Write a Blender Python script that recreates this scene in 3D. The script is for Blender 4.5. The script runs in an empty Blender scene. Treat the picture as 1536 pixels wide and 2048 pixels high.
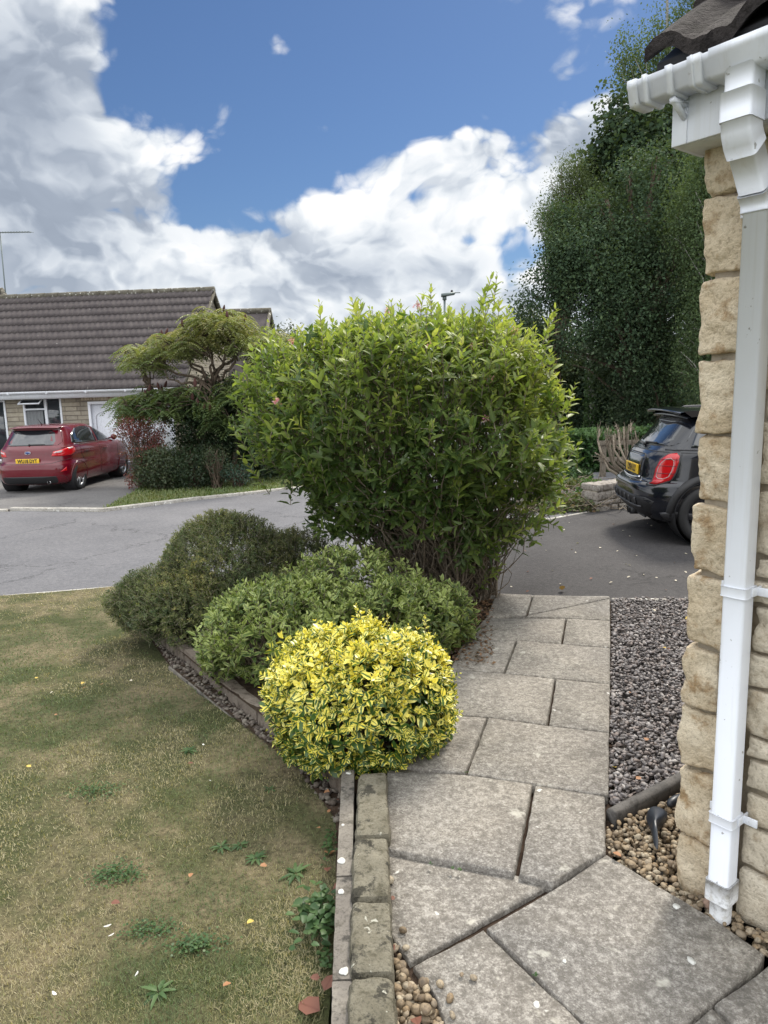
import bpy, math, random
import numpy as np
from mathutils import Vector, Matrix
R_=math.radians
sc=bpy.context.scene; COL=sc.collection
# ------------------------------------------------------------------ camera
F=1430.; TILT=R_(9.5); ROLL=R_(1.6); H=1.65
fw=np.array([0,math.cos(TILT),-math.sin(TILT)]); u0=np.array([0,math.sin(TILT),math.cos(TILT)]); r0=np.array([1.,0,0])
RV=math.cos(ROLL)*r0-math.sin(ROLL)*u0; UV=math.sin(ROLL)*r0+math.cos(ROLL)*u0; CP=np.array([0,0,H])
cam=bpy.data.objects.new('camera',bpy.data.cameras.new('camera')); COL.objects.link(cam)
cam.matrix_world=Matrix([[RV[i],UV[i],-fw[i],CP[i]] for i in range(3)]+[[0,0,0,1]])
cam.data.sensor_fit='VERTICAL'; cam.data.sensor_height=24; cam.data.lens=F/2048*24
cam.data.clip_start=.05; cam.data.clip_end=3000
sc.camera=cam
def ray(x,y): return fw+RV*(x-768)/F-UV*(y-1024)/F
def gz(x,y,z=0.):                    # photo pixel -> point on the level z
    d=ray(x,y); return CP+d*((z-H)/d[2])
def gy(x,y,Y):                       # photo pixel -> point at distance Y
    d=ray(x,y); return CP+d*(Y/d[1])
# ------------------------------------------------------------------ sun, sky, exposure
SUN_EL,SUN_AZ=R_(50),R_(32)
sun=bpy.data.objects.new('sun',bpy.data.lights.new('sun','SUN')); COL.objects.link(sun)
sun.data.energy=3.4; sun.data.angle=R_(12); sun.data.color=(1,.93,.82)
sd=Vector((math.sin(SUN_AZ)*math.cos(SUN_EL),math.cos(SUN_AZ)*math.cos(SUN_EL),math.sin(SUN_EL)))
sun.rotation_euler=sd.to_track_quat('Z','Y').to_euler()
sc.view_settings.view_transform='Standard'; sc.view_settings.look='None'; sc.view_settings.gamma=1
sc.view_settings.exposure=0.24
def nd(nt,t,ins=None,**pr):
    n=nt.nodes.new(t)
    for k,v in pr.items(): setattr(n,k,v)
    for k,v in (ins or {}).items():
        s=n.inputs[k]
        if isinstance(v,bpy.types.NodeSocket): nt.links.new(v,s)
        else: s.default_value=v
    return n
def mth(nt,op,a,b=0.,c=0.,clamp=False):
    return nd(nt,'ShaderNodeMath',{0:a,1:b,2:c},operation=op,use_clamp=clamp).outputs[0]
def vm(nt,op,a,b=(0,0,0),s=1.):
    n=nd(nt,'ShaderNodeVectorMath',{0:a,1:b},operation=op)
    if op=='SCALE': n.inputs['Scale'].default_value=s
    return n.outputs[0]
def nz(nt,v,scale,det=4,rough=.5,dist=0.,out=0):
    return nd(nt,'ShaderNodeTexNoise',{'Vector':v,'Scale':scale,'Detail':det,'Roughness':rough,'Distortion':dist}).outputs[out]
def rmp(nt,f,st,interp='LINEAR'):
    n=nd(nt,'ShaderNodeValToRGB',{0:f}); cr=n.color_ramp; cr.interpolation=interp
    cr.elements[0].position=st[0][0]; cr.elements[-1].position=st[-1][0]
    for p,_ in st[1:-1]: cr.elements.new(p)
    for e,(p,c) in zip(list(cr.elements),st):
        e.color=(c,c,c,1) if isinstance(c,(int,float)) else tuple(c)+(1,)
    return n.outputs[0]
def mx(nt,f,a,b,bt='MIX'):
    n=nd(nt,'ShaderNodeMix',None,data_type='RGBA',blend_type=bt)
    for s,v in ((n.inputs[0],f),(n.inputs[6],a),(n.inputs[7],b)):
        if isinstance(v,bpy.types.NodeSocket): nt.links.new(v,s)
        else: s.default_value=v if isinstance(v,(int,float)) else tuple(v)+(1,)
    return n.outputs[2]
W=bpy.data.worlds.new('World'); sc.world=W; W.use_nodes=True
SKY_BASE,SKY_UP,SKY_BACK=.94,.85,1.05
def build_world():
    nt=W.node_tree; nt.nodes.clear()
    sky=nd(nt,'ShaderNodeTexSky',sky_type='NISHITA',sun_disc=False,sun_elevation=SUN_EL,sun_rotation=SUN_AZ,altitude=100,air_density=1.1,dust_density=.4,ozone_density=3.0)
    blue=vm(nt,'MULTIPLY',sky.outputs[0],(.050,.060,.074))
    g=nd(nt,'ShaderNodeTexCoord').outputs['Generated']
    X,Y,Z=nd(nt,'ShaderNodeSeparateXYZ',{0:g}).outputs
    # cloud cover: banks and gaps given as places in the sky (direction), broken up with noise below
    def blob(px,py,rx,ry,w):
        d=ray(px,py); d=d/np.linalg.norm(d)
        a=mth(nt,'MULTIPLY',mth(nt,'SUBTRACT',X,float(d[0])),F/rx); b=mth(nt,'MULTIPLY',mth(nt,'SUBTRACT',Z,float(d[2])),F/ry)
        q=mth(nt,'ADD',mth(nt,'MULTIPLY',a,a),mth(nt,'MULTIPLY',b,b))
        return mth(nt,'MULTIPLY',mth(nt,'EXPONENT',mth(nt,'MULTIPLY',q,-1.)),w)
    bk=nd(nt,'ShaderNodeMapRange',{0:Y,1:.45,2:-.25,3:0.,4:1.},interpolation_type='SMOOTHSTEP').outputs[0]
    up=nd(nt,'ShaderNodeMapRange',{0:Z,1:.48,2:.75,3:0.,4:1.},interpolation_type='SMOOTHSTEP').outputs[0]
    m=mth(nt,'SUBTRACT',rmp(nt,Z,[(0.,.60),(.15,.56),(.23,.46),(.30,.02),(.5,.06),(.8,.35)]),.2)
    m=mth(nt,'MULTIPLY_ADD',mth(nt,'MAXIMUM',bk,up),.30,m)
    for b in [(-30,130,185,215,.95),(150,330,120,90,.30),(120,400,170,60,.20),(1200,330,190,100,.46),(790,330,130,50,.36),(960,290,120,26,.22),(560,330,130,55,-.26),(330,350,120,50,-.16),(250,230,60,70,-.2),(640,600,260,60,.10),(120,480,160,50,.10),
              (430,440,150,30,-.22),(1020,520,60,60,-.55),(935,480,30,16,-.28),(215,420,90,26,-.34),(500,390,90,26,-.20),(840,390,40,14,-.16),(550,100,24,40,.20),(460,215,50,34,.30),(345,290,120,34,.32),(485,298,30,14,.24),(640,262,34,20,.34),(275,100,30,80,.12),(360,60,130,60,-.16),(30,240,100,90,.3)]:
        m=mth(nt,'ADD',m,blob(*b))
    st=vm(nt,'ADD',vm(nt,'MULTIPLY',g,(1.,1.,1.45)),(2.7,.4,1.3))
    wv=vm(nt,'SCALE',vm(nt,'SUBTRACT',nz(nt,st,4.,4,.55,0,1),(.5,.5,.5)),s=.16)
    p0=vm(nt,'ADD',st,wv)
    def puff(p,sc_):
        v=nd(nt,'ShaderNodeTexVoronoi',{'Vector':p,'Scale':sc_,'Smoothness':.35},feature='SMOOTH_F1').outputs[0] if sc_<10 else nd(nt,'ShaderNodeTexVoronoi',{'Vector':p,'Scale':sc_},feature='F1').outputs[0]
        return mth(nt,'SUBTRACT',.36,mth(nt,'MULTIPLY',v,v))
    def dens(p):
        a=mth(nt,'MULTIPLY_ADD',nz(nt,p,3.4,12,.58),1.5,-.30)
        return mth(nt,'ADD',mth(nt,'MULTIPLY_ADD',puff(p,9.),.34,a),mth(nt,'MULTIPLY_ADD',puff(p,21.),.26,mth(nt,'MULTIPLY',puff(p,47.),.14)))
    e1=dens(p0); d1=mth(nt,'ADD',e1,m)
    e2=dens(vm(nt,'ADD',p0,(sd.x*.018,sd.y*.018,.040)))
    e3=nz(nt,vm(nt,'ADD',p0,(0,0,.10)),3.4,5,.5)
    e4=nz(nt,p0,3.4,5,.5)
    cov=nd(nt,'ShaderNodeMapRange',{0:d1,1:.52,2:.74,3:0.,4:1.},interpolation_type='SMOOTHSTEP').outputs[0]
    thick=nd(nt,'ShaderNodeMapRange',{0:d1,1:.80,2:1.45,3:0.,4:1.},interpolation_type='SMOOTHSTEP').outputs[0]
    lit=nd(nt,'ShaderNodeMapRange',{0:mth(nt,'SUBTRACT',e1,e2),1:-.11,2:.13,3:0.,4:1.}).outputs[0]
    big=nd(nt,'ShaderNodeMapRange',{0:mth(nt,'SUBTRACT',e4,e3),1:-.10,2:.10,3:0.,4:1.}).outputs[0]
    br=mth(nt,'MULTIPLY_ADD',lit,.40,mth(nt,'MULTIPLY_ADD',big,.34,.25))
    br=mth(nt,'MULTIPLY',br,mth(nt,'MULTIPLY_ADD',thick,-.36,1.04))
    gr=None                                        # thick grey bases of the cloud banks
    for q_ in [(10,235,130,85,.50),(860,535,150,26,.26),(640,560,110,24,.30),(760,470,60,40,.22),(330,560,120,22,.18),(540,480,90,22,.16),(1180,320,60,36,.16),(140,400,80,30,.2)]:
        v_=blob(*q_); gr=v_ if gr is None else mth(nt,'ADD',gr,v_)
    br=mth(nt,'MULTIPLY',br,mth(nt,'MULTIPLY_ADD',gr,-1.,1.))
    ccol=rmp(nt,br,[(0.,(.24,.28,.35)),(.25,(.35,.40,.48)),(.45,(.54,.59,.66)),(.68,(.76,.80,.84)),(.95,(.98,.98,.98))])
    ccol=mx(nt,rmp(nt,Z,[(0.,.30),(.10,0.)]),ccol,(.62,.70,.78))
    c=mx(nt,mth(nt,'MULTIPLY',cov,.97),blue,ccol)
    c=mx(nt,mth(nt,'MULTIPLY',mth(nt,'MAXIMUM',bk,up),.62),c,(.84,.84,.83))      # pale veil overhead and behind, out of view, added to whiten the ambient light
    # sky overhead and behind the viewer brightened out of view as added fill light
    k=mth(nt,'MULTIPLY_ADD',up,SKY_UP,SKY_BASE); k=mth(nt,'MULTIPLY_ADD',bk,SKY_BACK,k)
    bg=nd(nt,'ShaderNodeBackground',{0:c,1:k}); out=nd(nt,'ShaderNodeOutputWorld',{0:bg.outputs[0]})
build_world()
# ------------------------------------------------------------------ numpy helpers
rng=np.random.default_rng(7); random.seed(7)
def _h(ix,iy,iz,s):
    n=(ix*374761393+iy*668265263+iz*2147483647+s*974634777)&0xffffffff
    n=((n^(n>>13))*1274126177)&0xffffffff
    return ((n^(n>>16))&0xffff)/65535.
def vnoise(P,scale=1.,seed=0):
    P=np.asarray(P,float)*scale; I=np.floor(P).astype(np.int64); f=P-I; f=f*f*(3-2*f)
    x,y,z=I[...,0],I[...,1],I[...,2]; r=0
    for dx in (0,1):
        for dy in (0,1):
            for dz in (0,1):
                w=(f[...,0] if dx else 1-f[...,0])*(f[...,1] if dy else 1-f[...,1])*(f[...,2] if dz else 1-f[...,2])
                r=r+w*_h(x+dx,y+dy,z+dz,seed)
    return r*2-1
def fbm(P,scale=1.,octv=4,seed=0):
    P=np.asarray(P,float); a=.55; r=0
    for o in range(octv): r=r+a*vnoise(P,scale*2**o,seed+o*17); a*=.5
    return r
def nrm(v): return v/np.maximum(np.linalg.norm(v,axis=-1,keepdims=True),1e-9)
OFF={}
def npmesh(name,V,loops,counts,mat=None,smooth=False,attr=None):
    me=bpy.data.meshes.new(name); V=np.ascontiguousarray(V,dtype=np.float32).reshape(-1,3)
    loops=np.ascontiguousarray(loops,dtype=np.int32).ravel(); counts=np.ascontiguousarray(counts,dtype=np.int32)
    me.vertices.add(len(V)); me.vertices.foreach_set('co',V.ravel())
    me.loops.add(len(loops)); me.loops.foreach_set('vertex_index',loops)
    me.polygons.add(len(counts)); st=np.concatenate([[0],np.cumsum(counts)[:-1]]).astype(np.int32)
    me.polygons.foreach_set('loop_start',st); me.polygons.foreach_set('loop_total',counts)
    if attr is not None:
        a=me.attributes.new('lv','FLOAT_VECTOR','POINT'); a.data.foreach_set('vector',np.ascontiguousarray(attr,dtype=np.float32).ravel())
    me.update(calc_edges=True)
    if smooth: me.polygons.foreach_set('use_smooth',np.ones(len(counts),bool))
    if mat: me.materials.append(mat)
    return me
def link(name,me,parent=None,world=True):
    o=bpy.data.objects.new(name,me); COL.objects.link(o)
    if parent is not None:
        o.parent=parent; off=OFF.get(parent,(0,0,0)); OFF[o]=off
        if world and any(off):
            me.transform(Matrix.Translation(-Vector(off)))
    return o
def thing(name,label,cat,loc=(0,0,0),rz=0.,group=None):
    o=bpy.data.objects.new(name,None); COL.objects.link(o); o.empty_display_size=.1
    o.location=loc; o.rotation_euler=(0,0,rz); o['label']=label; o['category']=cat
    if group: o['group']=group
    OFF[o]=tuple(float(a) for a in loc) if rz==0 else (0,0,0)
    return o
def tag(o,label=None,cat=None,group=None,kind=None):
    for k,v in (('label',label),('category',cat),('group',group),('kind',kind)):
        if v: o[k]=v
    return o
def copy_tree(o,parent=None):
    c=o.copy(); COL.objects.link(c)
    if parent is not None: c.parent=parent
    for ch in list(o.children): copy_tree(ch,c)
    return c
class MB:                              # collects shapes for ONE mesh object
    def __init__(s): s.V=[]; s.L=[]; s.C=[]; s.n=0
    def add(s,V,faces):
        V=np.asarray(V,float).reshape(-1,3); s.V.append(V)
        for f in faces: s.L.extend([i+s.n for i in f]); s.C.append(len(f))
        s.n+=len(V); return s
    def grid(s,G,cu=False,cv=False,flip=False):        # G (a,b,3)
        a,b=G.shape[:2]; idx=np.arange(a*b).reshape(a,b)
        if cu: idx=np.vstack([idx,idx[:1]])
        if cv: idx=np.hstack([idx,idx[:,:1]])
        q=np.stack([idx[:-1,:-1],idx[1:,:-1],idx[1:,1:],idx[:-1,1:]],-1).reshape(-1,4)
        if flip: q=q[:,::-1]
        s.V.append(G.reshape(-1,3)); s.L.extend((q+s.n).ravel().tolist()); s.C.extend([4]*len(q)); s.n+=a*b; return s
    def box(s,c,sz,M=None):
        c=np.array(c,float); sz=np.array(sz,float)/2
        v=np.array([[x,y,z] for z in (-1,1) for y in (-1,1) for x in (-1,1)],float)*sz
        if M is not None: v=v@np.array(M).T
        return s.add(v+c,[(0,2,3,1),(4,5,7,6),(0,1,5,4),(2,6,7,3),(0,4,6,2),(1,3,7,5)])
    def prism(s,poly,z0,z1):           # poly (n,2or3) counter-clockwise; z from args
        p=np.array(poly,float)[:,:2]; n=len(p)
        if np.sum(p[:,0]*np.roll(p[:,1],-1)-np.roll(p[:,0],-1)*p[:,1])<0: p=p[::-1]
        z0=np.broadcast_to(z0,(n,)); z1=np.broadcast_to(z1,(n,))
        V=np.vstack([np.c_[p,z0],np.c_[p,z1]])
        return s.add(V,[tuple(range(n-1,-1,-1)),tuple(range(n,2*n))]+[(i,(i+1)%n,n+(i+1)%n,n+i) for i in range(n)])
    def tube(s,pts,rad,k=6,cap=True):
        pts=np.asarray(pts,float); rad=np.broadcast_to(rad,(len(pts),)); T=nrm(np.gradient(pts,axis=0))
        up=np.array([0,0,1.]) if abs(T[0][2])<.9 else np.array([1.,0,0])
        A=nrm(np.cross(T,up)); B=np.cross(T,A); th=np.arange(k)*2*np.pi/k
        G=pts[:,None]+rad[:,None,None]*(np.cos(th)[None,:,None]*A[:,None]+np.sin(th)[None,:,None]*B[:,None])
        s.grid(G,cv=True,flip=False)
        if cap:
            b=s.n-G.shape[0]*k; s.L.extend(range(b,b+k)); s.C.append(k); e=s.n-k; s.L.extend(range(e+k-1,e-1,-1)); s.C.append(k)
        return s
    def lathe(s,prof,k=24,c=(0,0,0),axis='z'):
        prof=np.array(prof,float); th=np.arange(k)*2*np.pi/k
        r=prof[:,0][:,None]; h=prof[:,1][:,None]+0*th
        X,Y_,Z_=r*np.cos(th),r*np.sin(th),h
        G=np.stack([X,Y_,Z_],-1) if axis=='z' else (np.stack([Z_,X,Y_],-1) if axis=='x' else np.stack([Y_,Z_,X],-1))
        return s.grid(G+np.array(c),cv=True)
    def mesh(s,name,mat,smooth=False): return npmesh(name,np.vstack(s.V),s.L,s.C,mat,smooth)
    def build(s,name,mat,parent=None,smooth=False,world=True,bevel=0.,seg=2):
        o=link(name,s.mesh(name,mat,smooth),parent,world)
        if bevel:
            b=o.modifiers.new('bevel','BEVEL'); b.width=bevel; b.segments=seg; b.limit_method='ANGLE'
        return o
def struct(o): o['kind']='structure'; return o
def sheet(name,fn,x0,x1,y0,y1,nx,ny,mat,mask=None):
    xs=np.linspace(x0,x1,nx); ys=np.linspace(y0,y1,ny); Xg,Yg=np.meshgrid(xs,ys)
    G=np.stack([Xg,Yg,fn(Xg,Yg)],-1); b=MB(); b.grid(G,flip=True); me=b.mesh(name,mat,True)
    return link(name,me)
# ------------------------------------------------------------------ materials
def newmat(name):
    m=bpy.data.materials.new(name); m.use_nodes=True; nt=m.node_tree; nt.nodes.clear()
    return m,nt
def pos(nt,obj=False):
    return nd(nt,'ShaderNodeTexCoord').outputs['Object'] if obj else nd(nt,'ShaderNodeNewGeometry').outputs['Position']
def fin(nt,col,rough=.6,bump=None,bs=.3,bd=.01,metal=0.,spec=.5,coat=0.,trans=None,tf=.3,alpha=None,**kw):
    p=nd(nt,'ShaderNodeBsdfPrincipled',{'Base Color':col if isinstance(col,bpy.types.NodeSocket) else tuple(col)+(1,),'Roughness':rough,'Metallic':metal,'Specular IOR Level':spec,'Coat Weight':coat})
    if 'Coat Roughness' in p.inputs: p.inputs['Coat Roughness'].default_value=.04
    for k,v in kw.items(): p.inputs[k.replace('_',' ')].default_value=v
    if bump is not None:
        b=nd(nt,'ShaderNodeBump',{'Strength':bs,'Distance':bd,'Height':bump}); nt.links.new(b.outputs[0],p.inputs['Normal'])
    o=p.outputs[0]
    if trans is not None:
        t=nd(nt,'ShaderNodeBsdfTranslucent',{0:trans}); ms=nd(nt,'ShaderNodeMixShader',{0:tf,1:o,2:t.outputs[0]}); o=ms.outputs[0]
    nd(nt,'ShaderNodeOutputMaterial',{0:o})
def simple(name,col,rough=.5,**kw):
    m,nt=newmat(name); n=nz(nt,pos(nt,True),30,3,.6)
    c=mx(nt,rmp(nt,n,[(.3,0.),(.7,1.)]),tuple(a*.88 for a in col),tuple(min(a*1.1,1) for a in col))
    fin(nt,c,rough,**kw); return m
def stone_mat(name,a,b,c,scale=6.,lich=None,bs=.6,fine=60.,bd=.008,dark=(.05,.045,.04),dk=.62):
    m,nt=newmat(name); p=pos(nt)
    n1=nz(nt,p,scale,5,.6); n2=nz(nt,vm(nt,'ADD',p,(3.1,1.7,5.2)),scale*2.6,5,.65); n3=nz(nt,p,fine,4,.7)
    col=mx(nt,rmp(nt,n1,[(.35,0.),(.65,1.)]),a,b)
    col=mx(nt,rmp(nt,n2,[(.52,0.),(.66,1.)]),col,c)
    col=mx(nt,rmp(nt,n3,[(.30,.5),(.5,0.)]),col,dark)
    n4=nz(nt,vm(nt,'ADD',p,(7,2,1)),scale*1.4,6,.7)
    col=mx(nt,mth(nt,'MULTIPLY',rmp(nt,n4,[(dk,0.),(dk+.06,1.)]),.75),col,dark)
    if lich:
        v=nz(nt,vm(nt,'ADD',p,(9,4,2)),lich[1],3,.55); col=mx(nt,rmp(nt,v,[(lich[2],0.),(lich[2]+.025,1.)]),col,lich[0])
    fin(nt,col,.92,bump=mth(nt,'ADD',n3,mth(nt,'MULTIPLY',n2,.8)),bs=bs,bd=bd,spec=.2); return m
M_quoin=stone_mat('quoin_stone',(.57,.465,.32),(.69,.60,.455),(.36,.25,.14),5.,None,.9,90.,.01,(.16,.12,.08),.70)
M_wallstone=stone_mat('wall_stone',(.52,.455,.35),(.62,.56,.455),(.38,.31,.22),5.,None,.8,80.,.008,(.16,.13,.09),.72)
M_mortar=stone_mat('mortar',(.36,.31,.24),(.42,.37,.29),(.30,.25,.19),4.,None,.4,70.,.004,(.2,.17,.13),.75)
M_coping=stone_mat('coping_stone',(.17,.155,.115),(.26,.24,.185),(.11,.10,.07),9.,((.46,.45,.38),30.,.68),1.,110.,.010,(.018,.018,.016),.545)
M_edging=stone_mat('edging_concrete',(.15,.135,.12),(.23,.21,.18),(.10,.09,.075),8.,((.62,.62,.58),13.,.71),.6,120.,.005,(.025,.025,.023),.57)
M_bedkerb=stone_mat('bed_kerb_stone',(.13,.105,.085),(.20,.17,.14),(.08,.062,.048),7.,((.4,.4,.36),18.,.70),.6,80.,.005,(.04,.035,.03),.62)
M_kerb=stone_mat('road_kerb_stone',(.34,.32,.29),(.45,.43,.39),(.24,.22,.19),6.,((.6,.6,.56),14.,.64),.5,60.,.005,(.09,.085,.07),.66)
M_oldwall=stone_mat('old_wall_stone',(.27,.24,.21),(.38,.35,.31),(.17,.14,.12),8.,((.5,.5,.46),16.,.66),.9,60.,.012,(.04,.035,.03),.60)
def slab_mat():
    m,nt=newmat('paving_slab'); p=pos(nt)
    n1=nz(nt,p,3.2,5,.65); n2=nz(nt,p,110,4,.85); n3=nz(nt,p,60,5,.8)
    n0=nz(nt,vm(nt,'ADD',p,(2,5,1)),.9,3,.55)
    col=mx(nt,rmp(nt,n1,[(.35,0.),(.65,1.)]),(.20,.18,.155),(.32,.292,.25))
    col=mx(nt,mth(nt,'MULTIPLY',rmp(nt,n0,[(.45,0.),(.58,1.)]),.7),col,(.19,.178,.165))
    # fine riven speckle
    col=mx(nt,rmp(nt,n2,[(.34,.85),(.50,0.)]),col,(.09,.082,.075))
    col=mx(nt,rmp(nt,n2,[(.53,0.),(.66,.75)]),col,(.50,.48,.44))
    n5=nz(nt,vm(nt,'ADD',p,(4,8,2)),34,6,.8)
    col=mx(nt,rmp(nt,n5,[(.40,.75),(.50,0.)]),col,(.125,.115,.10)); col=mx(nt,rmp(nt,n5,[(.52,0.),(.64,.55)]),col,(.46,.44,.40))
    col=mx(nt,rmp(nt,n3,[(.34,.55),(.44,0.)]),col,(.12,.11,.10))
    v=nz(nt,vm(nt,'ADD',p,(9,4,2)),5.5,6,.75)      # dark grime patches
    col=mx(nt,rmp(nt,v,[(.54,0.),(.70,.75)]),col,(.10,.092,.08))
    l=nz(nt,vm(nt,'ADD',p,(1,14,2)),11.,3,.6)     # pale lichen
    col=mx(nt,rmp(nt,l,[(.635,0.),(.72,.7)]),col,(.50,.48,.42))
    l2=nz(nt,vm(nt,'ADD',p,(11,4,8)),17.,2,.5)
    col=mx(nt,rmp(nt,l2,[(.745,0.),(.765,.9)]),col,(.66,.65,.61))
    vo=nd(nt,'ShaderNodeTexVoronoi',{'Vector':p,'Scale':21.},feature='F1').outputs[0]
    col=mx(nt,rmp(nt,vo,[(.07,.55),(.16,0.)]),col,(.16,.145,.12))
    w=nd(nt,'ShaderNodeTexWave',{'Vector':vm(nt,'ADD',p,vm(nt,'SCALE',nz(nt,p,4,3,.6,0,1),s=.12)),'Scale':38.,'Distortion':5.,'Detail':2.},bands_direction='DIAGONAL').outputs[0]
    hgt=mth(nt,'ADD',mth(nt,'MULTIPLY',w,.35),mth(nt,'ADD',n3,n2))
    fin(nt,col,.88,bump=hgt,bs=.45,bd=.004,spec=.25); return m
M_slab=slab_mat()
def tarmac_mat(name,a,b,sp=.5):
    m,nt=newmat(name); p=pos(nt)
    n1=nz(nt,p,1.1,5,.6); n2=nz(nt,p,95,4,.85); n3=nz(nt,p,.35,3,.5)
    col=mx(nt,rmp(nt,n1,[(.3,0.),(.7,1.)]),a,b)
    col=mx(nt,mth(nt,'MULTIPLY',rmp(nt,n3,[(.4,0.),(.6,1.)]),.4),col,tuple(x*.75 for x in a))
    col=mx(nt,rmp(nt,n2,[(.35,.7),(.5,0.)]),col,tuple(x*.4 for x in a))
    col=mx(nt,rmp(nt,n2,[(.57,0.),(.70,sp)]),col,(.34,.33,.32))
    n4=nz(nt,vm(nt,'ADD',p,(3,3,3)),22,5,.8); col=mx(nt,rmp(nt,n4,[(.36,.45),(.5,0.)]),col,tuple(x*.45 for x in a)); col=mx(nt,rmp(nt,n4,[(.56,0.),(.68,.35)]),col,tuple(x*1.6 for x in b))
    ce=nd(nt,'ShaderNodeTexVoronoi',{'Vector':vm(nt,'ADD',p,vm(nt,'SCALE',nz(nt,p,2.2,5,.7,0,1),s=.8)),'Scale':.42},feature='DISTANCE_TO_EDGE').outputs[0]
    col=mx(nt,mth(nt,'MULTIPLY',rmp(nt,ce,[(.0,.8),(.009,0.)]),rmp(nt,n3,[(.45,0.),(.52,1.)])),col,tuple(x*.3 for x in a))
    fin(nt,col,.85,bump=n2,bs=.5,bd=.004,spec=.3); return m
M_road=tarmac_mat('road_tarmac',(.125,.125,.135),(.175,.172,.18),.5)
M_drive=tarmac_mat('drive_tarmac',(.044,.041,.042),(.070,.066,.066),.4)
M_fdrive=tarmac_mat('far_drive_tarmac',(.13,.125,.125),(.18,.175,.17),.4)
def soil_mat(name,a,b,c):
    m,nt=newmat(name); p=pos(nt); n1=nz(nt,p,14,6,.7); n2=nz(nt,p,3,4,.6)
    col=mx(nt,rmp(nt,n1,[(.35,0.),(.65,1.)]),a,b); col=mx(nt,rmp(nt,n2,[(.5,0.),(.7,1.)]),col,c)
    fin(nt,col,.95,bump=n1,bs=1.,bd=.03,spec=.1); return m
M_soil=soil_mat('soil',(.035,.024,.018),(.075,.052,.038),(.05,.038,.025))
M_gravelbed=soil_mat('gravel_bed',(.05,.045,.042),(.11,.10,.095),(.08,.07,.06))
M_ground=soil_mat('ground_far',(.05,.07,.03),(.09,.10,.05),(.07,.06,.04))
def lawn_mat(name,gr,st,dk):
    m,nt=newmat(name); p=pos(nt); n1=nz(nt,p,1.6,5,.6); n2=nz(nt,p,40,5,.75); n3=nz(nt,p,7,4,.6)
    col=mx(nt,rmp(nt,n1,[(.42,0.),(.58,1.)]),gr,st); col=mx(nt,rmp(nt,n3,[(.45,0.),(.7,.8)]),col,gr)
    col=mx(nt,rmp(nt,n2,[(.3,.8),(.55,0.)]),col,dk)
    fin(nt,col,.9,bump=n2,bs=1.,bd=.02,spec=.15); return m
M_lawn=lawn_mat('lawn_base',(.075,.085,.035),(.21,.175,.105),(.022,.018,.011))
M_verge=lawn_mat('verge_base',(.09,.12,.04),(.16,.155,.07),(.04,.05,.02))
def leaf_mat(name,cols,tf=.35,rough=.45,vein=None,edge=None,spec=.3):
    """cols: ramp over the per-leaf random value; edge: pale margin of variegated leaves"""
    m,nt=newmat(name); a=nd(nt,'ShaderNodeAttribute',attribute_name='lv',attribute_type='GEOMETRY')
    s=nd(nt,'ShaderNodeSeparateXYZ',{0:a.outputs['Vector']}); u,v,r=s.outputs
    col=rmp(nt,r,[(i/(len(cols)-1),c) for i,c in enumerate(cols)])
    if edge:
        nn=nz(nt,pos(nt),90,2,.5); e=mth(nt,'ADD',mth(nt,'ABSOLUTE',u),mth(nt,'MULTIPLY',mth(nt,'SUBTRACT',nn,.5),.45))
        e=mth(nt,'ADD',e,mth(nt,'MULTIPLY',mth(nt,'SUBTRACT',r,.45),.9))
        ecol=rmp(nt,mth(nt,'FRACT',mth(nt,'MULTIPLY',r,7.3)),[(0.,edge[0]),(1.,edge[1])])
        col=mx(nt,rmp(nt,e,[(.30,0.),(.42,1.)]),col,ecol)
    if vein: col=mx(nt,rmp(nt,mth(nt,'ABSOLUTE',u),[(.0,.5),(.16,0.)]),col,vein)
    g=nd(nt,'ShaderNodeNewGeometry'); back=mx(nt,.35,col,(.3,.34,.24)); col=mx(nt,mth(nt,'MULTIPLY',g.outputs['Backfacing'],.5),col,back)
    tr=mx(nt,1.,col,(1.25,1.35,.45),'MULTIPLY')
    fin(nt,col,rough,trans=tr,tf=tf,spec=spec); return m
M_bark=stone_mat('bark',(.10,.075,.055),(.16,.125,.095),(.07,.052,.04),18.,None,.8,90.,.006,(.03,.022,.016),.66)
M_twig=stone_mat('twig_bark',(.20,.16,.12),(.30,.26,.21),(.13,.10,.07),22.,None,.5,90.,.003,(.06,.045,.03),.70)
M_birchbark=stone_mat('birch_bark',(.30,.29,.26),(.42,.41,.38),(.12,.11,.09),9.,None,.5,60.,.004,(.04,.035,.03),.58)
M_upvc,_nt=newmat('white_plastic')
_p=pos(_nt); _n=nz(_nt,_p,3,4,.6); _n2=nz(_nt,_p,38,3,.5); _n3=nz(_nt,vm(_nt,'MULTIPLY',_p,(40,40,2)),1.,4,.6)
_c=mx(_nt,rmp(_nt,_n,[(.4,0.),(.75,.35)]),(.72,.75,.81),(.62,.63,.64)); _c=mx(_nt,rmp(_nt,_n2,[(.70,0.),(.74,.8)]),_c,(.22,.21,.19)); _c=mx(_nt,rmp(_nt,_n3,[(.52,0.),(.72,.28)]),_c,(.48,.47,.43))
fin(_nt,_c,.32,spec=.5)
M_soffit=simple('soffit_plastic',(.62,.61,.60),.5)
M_shoe=stone_mat('grimy_plastic',(.60,.61,.62),(.66,.67,.68),(.48,.47,.44),14.,None,.2,60.,.002,(.10,.09,.07),.66)
M_neartile=stone_mat('near_roof_tile',(.022,.019,.019),(.05,.043,.042),(.012,.010,.010),9.,((.38,.36,.32),34.,.74),1.,80.,.012,(.012,.01,.009),.56)
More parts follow.
